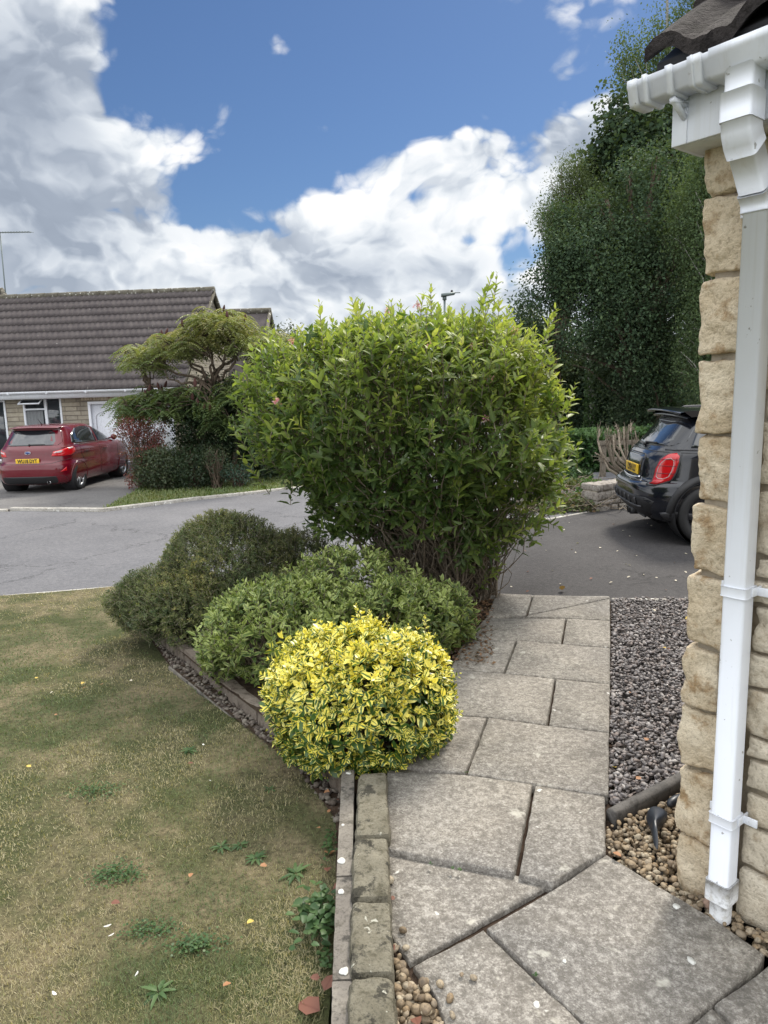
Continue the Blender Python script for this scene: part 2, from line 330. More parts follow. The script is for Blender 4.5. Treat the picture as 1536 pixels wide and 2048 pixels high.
def tile_mat():
    m,nt=newmat('roof_tile'); p=pos(nt); n=nz(nt,p,2.5,5,.6); n2=nz(nt,p,30,4,.6)
    col=mx(nt,rmp(nt,n,[(.35,0.),(.65,1.)]),(.048,.040,.042),(.078,.066,.066)); col=mx(nt,rmp(nt,n2,[(.4,0.),(.7,.5)]),col,(.10,.092,.088))
    l=nz(nt,vm(nt,'ADD',p,(5,5,1)),9,4,.7); col=mx(nt,rmp(nt,l,[(.70,0.),(.715,.85)]),col,(.42,.42,.40))
    fin(nt,col,.85,bump=n2,bs=.5,bd=.01,spec=.25); return m
M_tile=tile_mat()
M_ridge=stone_mat('ridge_tile',(.10,.09,.075),(.15,.14,.11),(.07,.065,.05),5.,((.42,.42,.38),10.,.62),.5,40.,.01,(.03,.03,.025),.62)
def block_mat():
    m,nt=newmat('bungalow_stone'); p=pos(nt,True)
    # stone blocks of unequal length in courses; brick texture in the wall's own plane
    q=nd(nt,'ShaderNodeAttribute',attribute_name='lv',attribute_type='GEOMETRY').outputs['Vector']
    b=nd(nt,'ShaderNodeTexBrick',{'Vector':q,'Color1':(.40,.36,.29,1),'Color2':(.27,.245,.205,1),'Mortar':(.15,.13,.11,1),'Scale':1.,'Mortar Size':.011,'Mortar Smooth':.15,'Bias':.0,'Brick Width':.34,'Row Height':.125},offset=.43,squash=1.6,squash_frequency=2)
    n=nz(nt,p,9,5,.65); n2=nz(nt,p,2,3,.5)
    col=mx(nt,rmp(nt,n,[(.3,.45),(.6,0.)]),b.outputs[0],(.15,.12,.09)); col=mx(nt,rmp(nt,n2,[(.45,0.),(.7,.35)]),col,(.48,.43,.33))
    fin(nt,col,.92,bump=mth(nt,'ADD',mth(nt,'MULTIPLY',b.outputs[1],-1.),n),bs=.8,bd=.02,spec=.2); return m
M_block=block_mat()
def glass_mat(name,col,rough=.03):
    m,nt=newmat(name); fin(nt,col,rough,spec=.9,coat=.6); return m
M_glass=glass_mat('window_glass',(.03,.037,.045)); M_carglass=glass_mat('car_glass',(.012,.016,.02))
M_curtain=simple('curtain',(.20,.21,.22),.9)
def paint(name,col,fl=.0,rough=.28):
    m,nt=newmat(name); n=nz(nt,pos(nt,True),6,3,.5)
    c=mx(nt,rmp(nt,n,[(.4,0.),(.8,.04)]),col,(.22,.20,.18)); fin(nt,c,rough,metal=fl,coat=.8,spec=.35); return m
M_red=paint('red_paint',(.115,.001,.009),.0,.25); M_black=paint('black_paint',(.006,.008,.014),.1,.15)
M_trim=simple('black_trim',(.018,.018,.02),.55); M_trim2=simple('grey_trim',(.05,.05,.055),.45)
M_rubber=simple('tyre_rubber',(.02,.02,.021),.8); M_alloy=simple('alloy',(.55,.56,.58),.3,metal=.8)
M_darkalloy=simple('dark_alloy',(.035,.035,.04),.3,metal=.6); M_chrome=simple('chrome',(.8,.8,.82),.08,metal=1.)
M_plate=simple('yellow_plate',(.72,.46,.02),.35); M_ink=simple('plate_ink',(.012,.012,.012),.5)
M_redlens=paint('red_lens',(.50,.006,.012),.0,.12); M_clear=paint('clear_lens',(.50,.42,.42),.0,.1); M_badge=paint('badge_blue',(.02,.06,.22),.2)
M_lampgrey=simple('lamp_metal',(.13,.16,.16),.5,metal=.2)
M_wood=stone_mat('rail_wood',(.13,.11,.085),(.18,.155,.125),(.08,.065,.05),12.,None,.5,60.,.004,(.03,.025,.02),.66)
M_plasticbag=simple('black_plastic',(.016,.02,.028),.42)
M_white=simple('feather_white',(.78,.77,.74),.7)
# ------------------------------------------------------------------ foliage tools
def leaves(name,P,A,N,L,Wd,rnd,mat,parent=None,fold=.18,droop=.22,detail=True,world=True,wide=.45):
    A=nrm(A); B=nrm(np.cross(A,N)); N=np.cross(B,A); n=len(P)
    L=np.broadcast_to(L,(n,)); Wd=np.broadcast_to(Wd,(n,))
    if detail:
        t=np.array([(0,0),(-.5,wide-.15),(0,wide-.15),(.5,wide-.15),(-.36,.74),(0,.74),(.36,.74),(0,1)])
        fc=[(0,2,1),(0,3,2),(1,2,5,4),(2,3,6,5),(4,5,7),(5,6,7)]
    else:
        t=np.array([(0,0),(-.5,.48),(.5,.48),(0,1)]); fc=[(0,2,3,1)]
    u,v=t[:,0],t[:,1]; h=np.abs(u)*2*fold; dz=-droop*v**2
    V=P[:,None]+A[:,None]*(v[None,:,None]*L[:,None,None])+B[:,None]*(u[None,:,None]*Wd[:,None,None])+N[:,None]*((h[None,:]*Wd[:,None]+dz[None,:]*L[:,None])[...,None])
    k=len(t); base=(np.arange(n)*k)[:,None]
    fl=np.concatenate([np.array(f) for f in fc]); loops=(base+fl[None]).ravel(); counts=np.tile([len(f) for f in fc],n)
    at=np.stack([np.broadcast_to(u*2,(n,k)),np.broadcast_to(v,(n,k)),np.broadcast_to(np.asarray(rnd)[:,None],(n,k))],-1)
    me=npmesh(name,V,loops,counts,mat,detail,at)
    return link(name,me,parent,world)
def perp(D,rg):
    r=nrm(rg.normal(size=D.shape)); return nrm(r-np.sum(r*D,-1,keepdims=True)*D)
def shoots(T,D,m,sp,L,ar,rg,ang=(55,25),rv=None,bend=.1,up=.25):
    """opposite leaves on shoots that END at T with direction D; returns leaf arrays and shoot polylines"""
    S=len(T); D=nrm(D); q=perp(D,rg); q2=np.cross(D,q); k=np.arange(m)             # k=0 at the tip
    P=T[:,None]-D[:,None]*(k[None,:,None]*sp)-np.array([0,0,1.])*bend*sp*m*((k/m)**2)[None,:,None]
    ph=(k%2)*np.pi/2+k*.25
    side=q[:,None]*np.cos(ph)[None,:,None]+q2[:,None]*np.sin(ph)[None,:,None]
    side=np.stack([side,-side],2)                                                      # S,m,2,3
    a=np.radians(np.interp(k,[0,m-1],[ang[1],ang[0]]))[None,:,None,None]+rg.normal(0,.18,(S,m,2,1))
    Ax=D[:,None,None]*np.cos(a)+side*np.sin(a)
    Nn=D[:,None,None]*np.sin(a)-side*np.cos(a)+np.array([0,0,up])
    size=np.interp(k,[0,1,2,m],[.42,.72,1.,1.])[None,:,None]*rg.uniform(.6,1.22,(S,m,2))*rg.uniform(.72,1.12,(S,1,1))
    Pp=np.broadcast_to(P[:,:,None],(S,m,2,3)); r=np.broadcast_to((rv if rv is not None else rg.random(S))[:,None,None],(S,m,2))
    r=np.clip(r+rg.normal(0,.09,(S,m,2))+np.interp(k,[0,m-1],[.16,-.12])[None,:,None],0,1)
    Lf=(L*size).reshape(-1)
    return Pp.reshape(-1,3),Ax.reshape(-1,3),Nn.reshape(-1,3),Lf,Lf*ar,r.reshape(-1),P
def profile_points(rg,n,zr,cx,cy,ry=1.,noise=.12,ns=1.6,seed=0,zc=None,inner=.15,nn=4.):
    """points on a bumpy shrub outline; zr=[(z,r)..]; centre may lean"""
    zr=np.array(zr,float); seg=np.hypot(np.diff(zr[:,0]),np.diff(zr[:,1])); mid=(zr[:-1,1]+zr[1:,1])/2+.02
    w=seg*mid; c=np.concatenate([[0],np.cumsum(w)])/w.sum(); t=rg.random(n); i=np.clip(np.searchsorted(c,t)-1,0,len(seg)-1)
    f=rg.random(n); z=zr[i,0]+(zr[i+1,0]-zr[i,0])*f; r=zr[i,1]+(zr[i+1,1]-zr[i,1])*f
    dz=(zr[i+1,0]-zr[i,0]); dr=(zr[i+1,1]-zr[i,1]); th=rg.random(n)*2*np.pi
    q=2./nn; cs=np.cos(th); sn=np.sin(th)
    N=nrm(np.stack([cs*dz,sn*dz/ry,-dr+0*cs],-1)+1e-6)
    u=np.stack([cs,sn,z*1.2],-1); k=1+noise*2*fbm(u,ns,3,seed)
    X=cx(z) if callable(cx) else cx; Yc=cy(z) if callable(cy) else cy
    P=np.stack([X+r*k*cs,Yc+r*k*sn*ry,z+noise*.35*fbm(u+5,ns*1.5,2,seed+3)],-1)
    P=P-N*(rg.random(n)**2*inner)[:,None]
    return P,N
def twigs(name,lines,r0_,r1_,mat,parent,k=3):
    lines=np.asarray(lines); S,m,_=lines.shape
    T=nrm(np.gradient(lines,axis=1)); up=np.array([.3,.2,1.]); A=nrm(np.cross(T,up)+1e-6); B=np.cross(T,A)
    th=np.arange(k)*2*np.pi/k; rad=np.linspace(r0_,r1_,m)[None,:,None,None]
    G=lines[:,:,None]+rad*(np.cos(th)[None,None,:,None]*A[:,:,None]+np.sin(th)[None,None,:,None]*B[:,:,None])
    idx=np.arange(S*m*k).reshape(S,m,k); idn=np.roll(idx,-1,2)
    q=np.stack([idx[:,:-1],idx[:,1:],idn[:,1:],idn[:,:-1]],-1).reshape(-1,4)
    return link(name,npmesh(name,G.reshape(-1,3),q,np.full(len(q),4),mat,True),parent)
def curves_to(P0,P1,rg,m=9,sag=.1,wob=.05):
    """stems from P0 to P1 that rise first, then spread"""
    t=np.linspace(0,1,m)[None,:,None]; mid=np.stack([P0[:,0]*.6+P1[:,0]*.4,P0[:,1]*.6+P1[:,1]*.4,P1[:,2]*.6+P0[:,2]*.4],-1)
    L=(1-t)**2*P0[:,None]+2*t*(1-t)*mid[:,None]+t**2*P1[:,None]
    w=rg.normal(0,wob,L.shape)*np.sin(t*np.pi); w[:,1:-1]=(w[:,:-2]+w[:,1:-1]+w[:,2:])/2
    return L+w
# ================================================================== TERRAIN
def ss(a,b,x): t=np.clip((x-a)/(b-a),0,1); return t*t*(3-2*t)
def tz(X,Y): return -.35+.29*ss(-2.8,1.6,X)                       # tarmac level
def lz(X,Y):                                                       # near lawn level
    return -.125-.17*ss(3.2,7.4,Y)-.02*ss(-1,-4,X)+.012*fbm(np.stack([X,Y,0*X],-1),1.5,3,4)
def bz(X,Y): return -.03-.14*ss(3.2,6.3,Y)*(1-ss(-.5,.7,X))+.012*fbm(np.stack([X,Y,0*X],-1),4,3,9)
ang=np.arange(48)*2*np.pi/48; rr=np.array([.01,20,60,200,700,2000.]); 
G=np.stack([rr[:,None]*np.cos(ang),rr[:,None]*np.sin(ang)+5,np.full((6,48),-.62)],-1)
b=MB(); b.grid(G,cv=True,flip=True); struct(b.build('ground',M_ground))
def poly_sheet(name,pts,zf,mat,step=.25,lift=0.):                  # a sheet following the terrain, cut to a polygon
    import bmesh
    bm=bmesh.new(); vs=[bm.verts.new((p[0],p[1],0)) for p in pts]; bm.faces.new(vs)
    P=np.array(pts)[:,:2]; mn,mxx=P.min(0),P.max(0)
    for ax,(a,c) in enumerate(zip(mn,mxx)):
        for v in np.arange(a+step,c,step):
            co=[0,0,0]; co[ax]=v; no=[0,0,0]; no[ax]=1
            bmesh.ops.bisect_plane(bm,geom=bm.verts[:]+bm.edges[:]+bm.faces[:],plane_co=co,plane_no=no)
    for v in bm.verts: v.co.z=float(zf(np.array(v.co.x),np.array(v.co.y)))+lift
    bm.normal_update()
    for f in bm.faces:
        if f.normal.z<0: f.normal_flip()
        f.smooth=True
    me=bpy.data.meshes.new(name); bm.to_mesh(me); bm.free(); me.materials.append(mat); return link(name,me)
RN=[gz(0,1195,-.33),gz(230,1176,-.33)]                             # near kerb of the road
RN=[np.array(RN[0])*1+(RN[0]-RN[1])*6]+RN+[np.array([-1.3,7.55,-.25]),np.array([.2,7.2,-.12])]
struct(poly_sheet('road',[(-45,2),(-12,4.2),tuple(RN[1][:2]),tuple(RN[2][:2]),(-1.3,7.5),(.35,5.6),(1.1,5.45),(6.5,5.2),(9,5.5),(14,16),(9,40),(2,44),(0,26),(-1,15.7),(-2.3,15.2),(-5.26,13.35),(-7.0,13.2),(-14,12.4),(-45,9)],tz,M_road,.8))
PE=[gz(985,1186,0),gz(1221,1191,0),gz(1400,1190,0)]
drv=[(.25,5.75),(.87,5.62),(1.79,5.50),(2.6,5.40),(4.5,5.15),(7,4.9),(9.5,7),(10,11.4),(4.2,10.6),(3.0,9.85),(2.16,9.2),(1.5,9.0),(.6,8.6),(0.05,7.6)]
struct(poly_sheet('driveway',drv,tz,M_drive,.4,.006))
# far driveway, garage verge, kerbs
FG=-.33
fd=[(-12,12.95),(-7.04,13.3),tuple(gz(205,1020,FG)[:2]),tuple(gz(285,975,FG)[:2]),(-6.0,18.3),(-5.6,20.3),(-9.5,20.6),(-12,20.6)]
struct(poly_sheet('far_driveway',fd,lambda X,Y:np.full(np.shape(X),FG),M_fdrive,1.,.0))
vg=[tuple(gz(205,1020,FG)[:2]),(-3.6,14.1),(-2.4,14.9),(-1.0,15.6),(.5,18),(-1,22),(-5.6,22),(-6.0,18.3),tuple(gz(285,975,FG)[:2])]
struct(poly_sheet('far_verge',vg,lambda X,Y:-.31+.02*fbm(np.stack([X,Y,0*X],-1),1.,2,3)+.14*ss(15.5,18.5,Y),M_verge,.4))
def kerb_line(name,pts,w,z0,h,mat,label,n=1.0):
    """row of kerb stones along a line"""
    b=MB(); pts=[np.array(p[:2]) for p in pts]
    for A,B in zip(pts[:-1],pts[1:]):
        d=B-A; L=np.linalg.norm(d); d=d/L; k=max(1,int(round(L/n))); nn=np.array([-d[1],d[0]])
        for i in range(k):
            s=A+d*(L*i/k+.006); e=A+d*(L*(i+1)/k-.006); j=rng.normal(0,.006)
            zz=[float(z0(q[0],q[1])) if callable(z0) else z0 for q in (s,e)]
            q=np.array([s,e,e+nn*w,s+nn*w]); zz=np.array([zz[0],zz[1],zz[1],zz[0]])
            b.add(np.vstack([np.c_[q,zz-.1],np.c_[q,zz+h+j]]),[(3,2,1,0),(4,5,6,7),(0,1,5,4),(1,2,6,5),(2,3,7,6),(3,0,4,7)])
    o=b.build(name,mat,bevel=.012); struct(o); return o
kerb_line('road_kerb',[RN[0],RN[1],RN[2],(-1.4,7.45)],.06,lambda x,y:float(tz(x,y)),.022,M_kerb,'')
kerb_line('far_kerb',[(-7.04,13.28),gz(205,1022,FG),(-3.6,14.05),(-2.35,14.85),(-1.,15.6)],.12,FG-.01,.05,M_kerb,'')
kerb_line('far_drive_edge',[(-16,12.3),(-7.04,13.2)],.10,FG-.01,.03,M_kerb,'')
kerb_line('drive_kerb',[(.82,5.62),(1.79,5.495),(2.62,5.385),(4.5,5.14)],.05,lambda x,y:-.06,.05,M_kerb,'')
kerb_line('drive_far_edge',[(1.3,8.95),(2.16,9.22),(3.05,9.85),(4.0,10.5)],.06,lambda x,y:-.07,.03,M_kerb,'')
# lawn
LW=[(-30,-2),(-.2,-2),(-.2,2.9),(-.21,3.0),(-1.2,4.2),(-1.62,5.0),(-2.0,5.62),(-1.5,7.4),tuple(RN[2][:2]),tuple(RN[1][:2]),(-12,4.25),(-30,3.)]
struct(poly_sheet('lawn',LW,lz,M_lawn,.25))
BD=[(.0,2.5),(-.18,2.86),(-1.06,4.15),(-1.95,5.6),(-1.55,7.35),(-1.3,7.5),(.35,5.65),(.9,5.6),(.85,4.9),(.5,3.9),(.3,2.6)]
struct(poly_sheet('planting_bed',BD,bz,M_soil,.12))
# gravel base by the house and strip base along the bed
struct(poly_sheet('gravel_base',[(.70,2.2),(.80,2.2),(1.79,5.49),(4.6,5.1),(5.,4.),(1.5,2.),(1.6,1.),(.9,1.)],lambda X,Y:np.full(np.shape(X),-.075),M_gravelbed,.3))
b=MB(); b.prism([tuple(gz(748,2300,0)[:2]),(2.0,.6),(1.6,1.6),(.9,2.3),(0.0,2.7),tuple(gz(748,1545,0)[:2])],-.3,-.075); struct(b.build('path_base',M_soil))
struct(poly_sheet('path_bedding',[(.0,.2),(.72,2.2),(.78,2.3),(1.79,5.5),(.85,5.6),(.3,3.6),(-.02,3.2),(-.02,1.)],lambda X,Y:np.full(np.shape(X),-.045),M_soil,.3))
# ------------------------------------------------------------------ path of paving slabs
def zq(x,y): return (880+x/2.844,1160+y/2.844)
SL=[[zq(320,75),zq(524,83),zq(484,202),zq(262,214)],
    [zq(532,84),zq(966,94),zq(964,101),zq(500,196)],[zq(500,202),zq(966,106),zq(967,226),zq(720,214),zq(490,209)],
    [zq(258,218),zq(712,218),zq(686,360),zq(480,344),zq(150,334)],[zq(723,219),zq(967,231),zq(968,382),zq(698,363)],
    [zq(140,340),zq(430,342),zq(360,525),zq(60,504)],[zq(441,343),zq(690,364),zq(968,387),zq(968,588),zq(658,556),zq(372,528)],
    [zq(60,510),zq(362,530),zq(650,561),zq(606,820),zq(270,776),zq(-60,752)],[zq(662,563),zq(966,592),zq(962,862),zq(620,824)],
    [zq(-60,760),zq(262,782),zq(143,1094),zq(-260,1062)],
    [zq(276,781),zq(615,827),zq(961,868),zq(958,1216),zq(940,1222),zq(540,1158),zq(155,1098)],
    [(774,1528),(835,1544),(930,1549),(1064,1568),(1029,1744),(774,1697)],
    [(1071,1571),(1210,1592),(1211,1699),(1104,1764),(1085,1760),(1038,1750)]]
LOW=[[(772,1704),(1030,1749),(1078,1759),(1096,1768),(1090,1774),(820,1924),(783,1870)],
     [(826,1930),(966,1859),(1166,2048),(1290,2180),(930,2180),(886,2030),(868,1985)],
     [(974,1855),(1105,1779),(1213,1709),(1345,1788),(1430,1838),(1530,1908),(1520,1928),(1376,2044),(1240,2170),(1172,2048)],
     [(1546,1924),(1640,1990),(1480,2062),(1428,2008)],[(1424,2013),(1474,2066),(1640,2200),(1250,2178),(1384,2046)]]
b=MB()
def slab(px,top,th,b):
    P=np.array([gz(x,y,top)[:2] for x,y in px])
    if np.sum(P[:,0]*np.roll(P[:,1],-1)-np.roll(P[:,0],-1)*P[:,1])<0: P=P[::-1]
    # densify the edge and wobble it a little: riven edges, chipped corners
    Q=[]
    for i in range(len(P)):
        A,B=P[i],P[(i+1)%len(P)]; k=max(2,int(np.linalg.norm(B-A)/.025)); t=np.arange(k)/k
        Q.append(A+(B-A)*t[:,None])
    Q=np.vstack(Q); n=len(Q); c=Q.mean(0)
    w=fbm(np.c_[Q,np.zeros(n)],22,3,5)*.0045; dirs=nrm(Q-c); Q=Q+dirs*w[:,None]
    ins=Q-dirs*.006
    tlt=rng.normal(0,.0016,2); zt=lambda q:top+(q-c)@tlt
    V=np.vstack([np.c_[Q,np.full(n,top-th)],np.c_[Q,zt(Q)-.007],np.c_[ins,zt(ins)]])
    b.add(V,[tuple(range(2*n,3*n))]+[(j*n+i,j*n+(i+1)%n,(j+1)*n+(i+1)%n,(j+1)*n+i) for j in (0,1) for i in range(n)])
for s in SL: slab(s,0.+rng.normal(0,.0015),.06,b)
for s in LOW: slab(s,-.022+rng.normal(0,.001),.05,b)
struct(b.build('path',M_slab))
# ================================================================== rough stone blocks
def rough_block(b,c,size,ax,seed,amp=.012,nf=(14,8,14),bulge=.02,freq=14.,rnd=.18):
    """rock-faced block: centre c, size along (u,v,w)=axes rows of ax; v is the outward face direction"""
    nu,nv,nw=nf; ax=np.array(ax,float); s=np.array(size)/2
    faces=[]
    for k in range(3):
        for sg in (-1,1):
            o=[i for i in range(3) if i!=k]; m=[nu,nv,nw]; A,B=np.meshgrid(np.linspace(-1,1,m[o[0]]),np.linspace(-1,1,m[o[1]]),indexing='ij')
            P=np.zeros(A.shape+(3,)); P[...,k]=sg; P[...,o[0]]=A; P[...,o[1]]=B
            fl=(sg>0) if k!=1 else (sg<0)
            faces.append((P,not fl))
    for P,fl in faces:
        q=P*s; r=min(s)*rnd*2; inner=np.sign(q)*np.maximum(np.abs(q)-0,0); lim=s-r
        core=np.clip(q,-lim,lim); d=q-core; ln=np.linalg.norm(d,axis=-1,keepdims=True); q=np.where(ln>1e-9,core+d/np.maximum(ln,1e-9)*np.minimum(ln,r),q)
        dirn=nrm(q/np.maximum(s,1e-6)); h=fbm(q+seed*3.7,freq,5,seed)*amp*2
        bl=bulge*(1-np.clip(np.abs(P[...,0]),0,1)**2*.8)*(1-np.clip(np.abs(P[...,2]),0,1)**2*.8)*np.clip(P[...,1],0,1)
        q=q+dirn*h[...,None]+dirn*(fbm(q+seed*1.3,freq*4,3,seed+5)*amp*.45)[...,None]; q[...,1]+=bl
        b.grid(q@ax+np.array(c),flip=fl)
# ================================================================== HOUSE CORNER ON THE RIGHT
WA=R_(-38); WD=np.array([math.sin(WA),math.cos(WA),0]); WN=np.array([-WD[1],WD[0],0]); WN=np.array([-math.cos(WA),math.sin(WA),0])
HC=np.array([.985,2.205,0.]); ZU=np.array([0,0,1.])
house=thing('stone_house','pale rough stone house corner with white gutter and downpipe beside the paved path','house',tuple(HC))
AX=[WD,WN,ZU]
def hp(al,off,z): return HC+WD*al+WN*off+ZU*z
b=MB()                                                            # wall core (mortar face) and gable return
core=[hp(0.0-.012,-.012,0),hp(-3.2,-.012,0),hp(-3.2,-.5,0),hp(-.3,-4.,0),hp(-.012,-4.,0)]
b.prism([p[:2] for p in core],-.12,2.46); b.build('wall',M_mortar,house)
# quoin stones at the corner
ys=[1800,1662,1532,1407,1288,1146,1006,868,716,556,396,262]
zs=[]
for y in ys:
    lo,hi=-.2,3.
    for _ in range(30):
        m_=(lo+hi)/2; d=np.array([HC[0],HC[1],m_])-CP; k=d@fw; yy=1024-F*(d@UV)/k
        if yy>y: lo=m_
        else: hi=m_
    zs.append(m_)
b=MB(); tops=zs[:]
wq=[.18,.12,.182,.112,.178,.118,.182,.125,.18,.118,.18]
for i in range(len(zs)-1):
    z0,z1=tops[i]+.008,tops[i+1]-.008; w=wq[i]
    rough_block(b,hp(-w/2+.018+rng.normal(0,.006),-.100+rng.normal(0,.004),(z0+z1)/2),(w,.225,z1-z0),AX,i+3,.0145,(34,24,38),.004,8.,.07)
b.build('quoin_stones',M_quoin,house,smooth=False)
b=MB(); sd_=100                                                    # coursed rubble wall stones
z=-.06
while z<2.35:
    h=rng.choice([.075,.11,.15,.2]); al=-.168-rng.random()*.02
    while al>-2.6:
        w=rng.uniform(.16,.42); 
        if h>.14: w*=1.1
        rough_block(b,hp(al-w/2,-.045,z+h/2),(w-.016,.10,h-.014),AX,sd_,.008,(26,6,16),.006,16.,.10); sd_+=1; al-=w
    z+=h
b.build('wall_stones',M_wallstone,house,smooth=False)
# soffit box, fascia
b=MB(); b.box(hp(-.97,.052,2.318),(2.06,.13,.010),np.array(AX).T); b.build('soffit',M_soffit,house)
b=MB(); b.box(hp(-.965,.124,2.385),(2.03,.012,.145),np.array(AX).T); b.build('fascia',M_upvc,house,bevel=.002)
b=MB(); b.box(hp(.053,.050,2.385),(.012,.16,.145),np.array(AX).T); b.box(hp(.036,.131,2.385),(.045,.006,.147),np.array(AX).T); b.box(hp(.052,-1.2,2.385),(.010,2.3,.14),np.array(AX).T); b.build('barge_board',M_upvc,house,bevel=.002)
b=MB(); b.box(hp(.02,-1.2,2.318),(.06,2.35,.010),np.array(AX).T); b.build('gable_soffit',M_soffit,house)
# gutter: square-line profile extruded along the wall
def gut_prof(o=.0):
    return [(.131,.010),(.131-.0,-.0),(.133,-.040-o),(.139,-.049-o),(.199+o,-.049-o),(.206+o,-.043-o),(.217+o,-.010),(.221+o,-.006),(.221+o,.010+o),(.215,.010+o),(.214,-.008),(.202,-.040),(.197,-.045),(.142,-.045),(.138,-.038),(.137,.010)]
def extr(prof,a0,a1,zt,b):
    G=np.array([[hp(a,p[0],zt+p[1]) for p in prof] for a in (a0,a1)]); b.grid(G,cv=True,flip=True)
    for k,a in enumerate((a0,a1)):
        idx=[b.n-2*len(prof)+k*len(prof)+i for i in range(len(prof))]
        b.L.extend(idx if k else idx[::-1]); b.C.append(len(idx))
ZG=2.480
b=MB(); extr(gut_prof(),-2.4,.135,ZG,b); gut=b.build('gutter',M_upvc,house)
def full_prof(o): return [(.128,.012),(.130,-.043-o),(.137,-.051-o),(.200+o,-.051-o),(.208+o,-.044-o),(.219+o,-.010),(.223+o,-.006),(.223+o,.013)]
b=MB(); extr(full_prof(.003),.118,.146,ZG,b); extr(full_prof(.007),.085,.098,ZG,b); b.build('end_cap',M_upvc,gut)
for a in (-.045,-.28):                                            # union / outlet collars
    b=MB(); extr(full_prof(.006),a-.024,a+.012,ZG,b); extr(full_prof(.009),a-.004,a+.002,ZG,b); b.build('gutter_collar',M_upvc,gut)
b=MB(); extr(full_prof(.006),.012,.030,ZG,b); b.box(hp(.021,.165,ZG-.069),(.016,.07,.012),np.array(AX).T)
b.tube([hp(.021,.20,ZG-.064),hp(.021,.165,ZG-.082),hp(.021,.134,ZG-.100)],.009,8); b.build('gutter_bracket',M_upvc,gut)
# outlet, bends and square downpipe
def rrect(w,d,r=.010,k=4):
    pts=[]
    for cx,cy,a0 in ((w/2-r,d/2-r,0),(-w/2+r,d/2-r,90),(-w/2+r,-d/2+r,180),(w/2-r,-d/2+r,270)):
        for i in range(k): a=R_(a0+90*i/(k-1)); pts.append((cx+r*math.cos(a),cy+r*math.sin(a)))
    return np.array(pts)
def sq_pipe(b,path,w,d=None,r=.010):
    d=d or w; pr=rrect(w,d,r); path=[np.array(p,float) for p in path]; T=nrm(np.gradient(np.array(path),axis=0)); G=[]
    for p,t in zip(path,T):
        v=np.cross(t,WD); v=v/np.linalg.norm(v); v=v if v@WN>0 or abs(v@WN)<1e-3 else -v
        G.append([p+WD*q[0]+v*q[1] for q in pr])
    G=np.array(G); b.grid(G,cv=True,flip=False); n=len(pr)
    b.L.extend(range(b.n-n,b.n)); b.C.append(n); s0=b.n-G.shape[0]*n; b.L.extend(range(s0+n-1,s0-1,-1)); b.C.append(n)
AP=-.165; OP=.060; OG=.185
dp_=[]
b=MB(); extr(full_prof(.004),AP-.075,AP+.075,ZG,b); sq_pipe(b,[hp(AP,OG-.006,ZG-.045),hp(AP,OG-.006,ZG-.12)],.074); b.build('gutter_outlet',M_upvc,gut)
b=MB(); sq_pipe(b,[hp(AP,OG,ZG-.105),hp(AP,OG,ZG-.175)],.084)
sq_pipe(b,[hp(AP,OG,ZG-.17),hp(AP,OG-.003,ZG-.195),hp(AP,OG-.014,ZG-.215),hp(AP,OG-.032,ZG-.235)],.078)
sq_pipe(b,[hp(AP,OG-.030,ZG-.232),hp(AP,OP+.03,ZG-.318)],.070)
sq_pipe(b,[hp(AP,OP+.032,ZG-.316),hp(AP,OP+.012,ZG-.334),hp(AP,OP+.002,ZG-.352),hp(AP,OP,ZG-.375)],.077); b.build('offset_bend',M_upvc,house,smooth=False)
b=MB(); sq_pipe(b,[hp(AP,OP,ZG-.37),hp(AP,OP,.09)],.066); pipe=b.build('downpipe',M_upvc,house)
for z in (2.115,1.045,.315):
    b=MB(); sq_pipe(b,[hp(AP,OP,z-.015),hp(AP,OP,z+.015)],.075,r=.008)
    b.box(hp(AP-.060,.030,z),(.045,.006,.026),np.array(AX).T); b.box(hp(AP-.040,.032,z),(.006,.060,.026),np.array(AX).T)
    b.box(hp(AP+.052,.030,z),(.028,.006,.026),np.array(AX).T)
    b.build('pipe_clip',M_upvc,pipe,bevel=.0015)
    b=MB(); b.lathe([(0,.0),(.005,.0),(.005,.003),(0,.003)],10); s_=b.build('clip_screw',M_trim2,house)
    s_.data.transform(Matrix.Translation(Vector(hp(AP-.068,.033,z)-HC))@Vector(WN).to_track_quat('Z','Y').to_matrix().to_4x4())
b=MB(); sq_pipe(b,[hp(AP,OP,.10),hp(AP,OP,.032)],.077); sq_pipe(b,[hp(AP,OP,.034),hp(AP,OP,.02),hp(AP,OP,-.04)],.062,r=.026); b.build('pipe_shoe',M_shoe,house)
# roof: thick rolled tiles above the gutter
PIT=R_(36)
def rooft(al,s,h): return hp(al,.215-s*math.cos(PIT),2.522+s*math.sin(PIT))+ZU*h
b=MB()
als=np.linspace(.10,-2.3,190)
for c in range(5):
    s0=c*.30; sv=np.linspace(s0,s0+.36,8); th=.040; lift=.016+c*.0
    wave=lambda a:.036*np.clip(np.sin((a+.02)*2*np.pi/.27),-.35,1)+.008*fbm(np.stack([a,0*a+c,0*a],-1),9,4,c)+.006*fbm(np.stack([a,0*a+c,0*a],-1),40,3,c+9)
    top=np.array([[rooft(a,s,lift+.016+wave(np.array(a))-.020*(s-s0)/.3+.004*float(fbm(np.array([a,s,c]),30,3,2))) for s in sv] for a in als])
    bot=top-ZU*(th+.004*fbm(top,25,3,6))[...,None]*1.0
    b.grid(top,flip=True); b.grid(bot,flip=False)
    b.grid(np.stack([top[:,0],bot[:,0]],1)); b.grid(np.stack([top[0],bot[0]],1),flip=True)
b.build('roof_tiles',M_neartile,house,smooth=True)
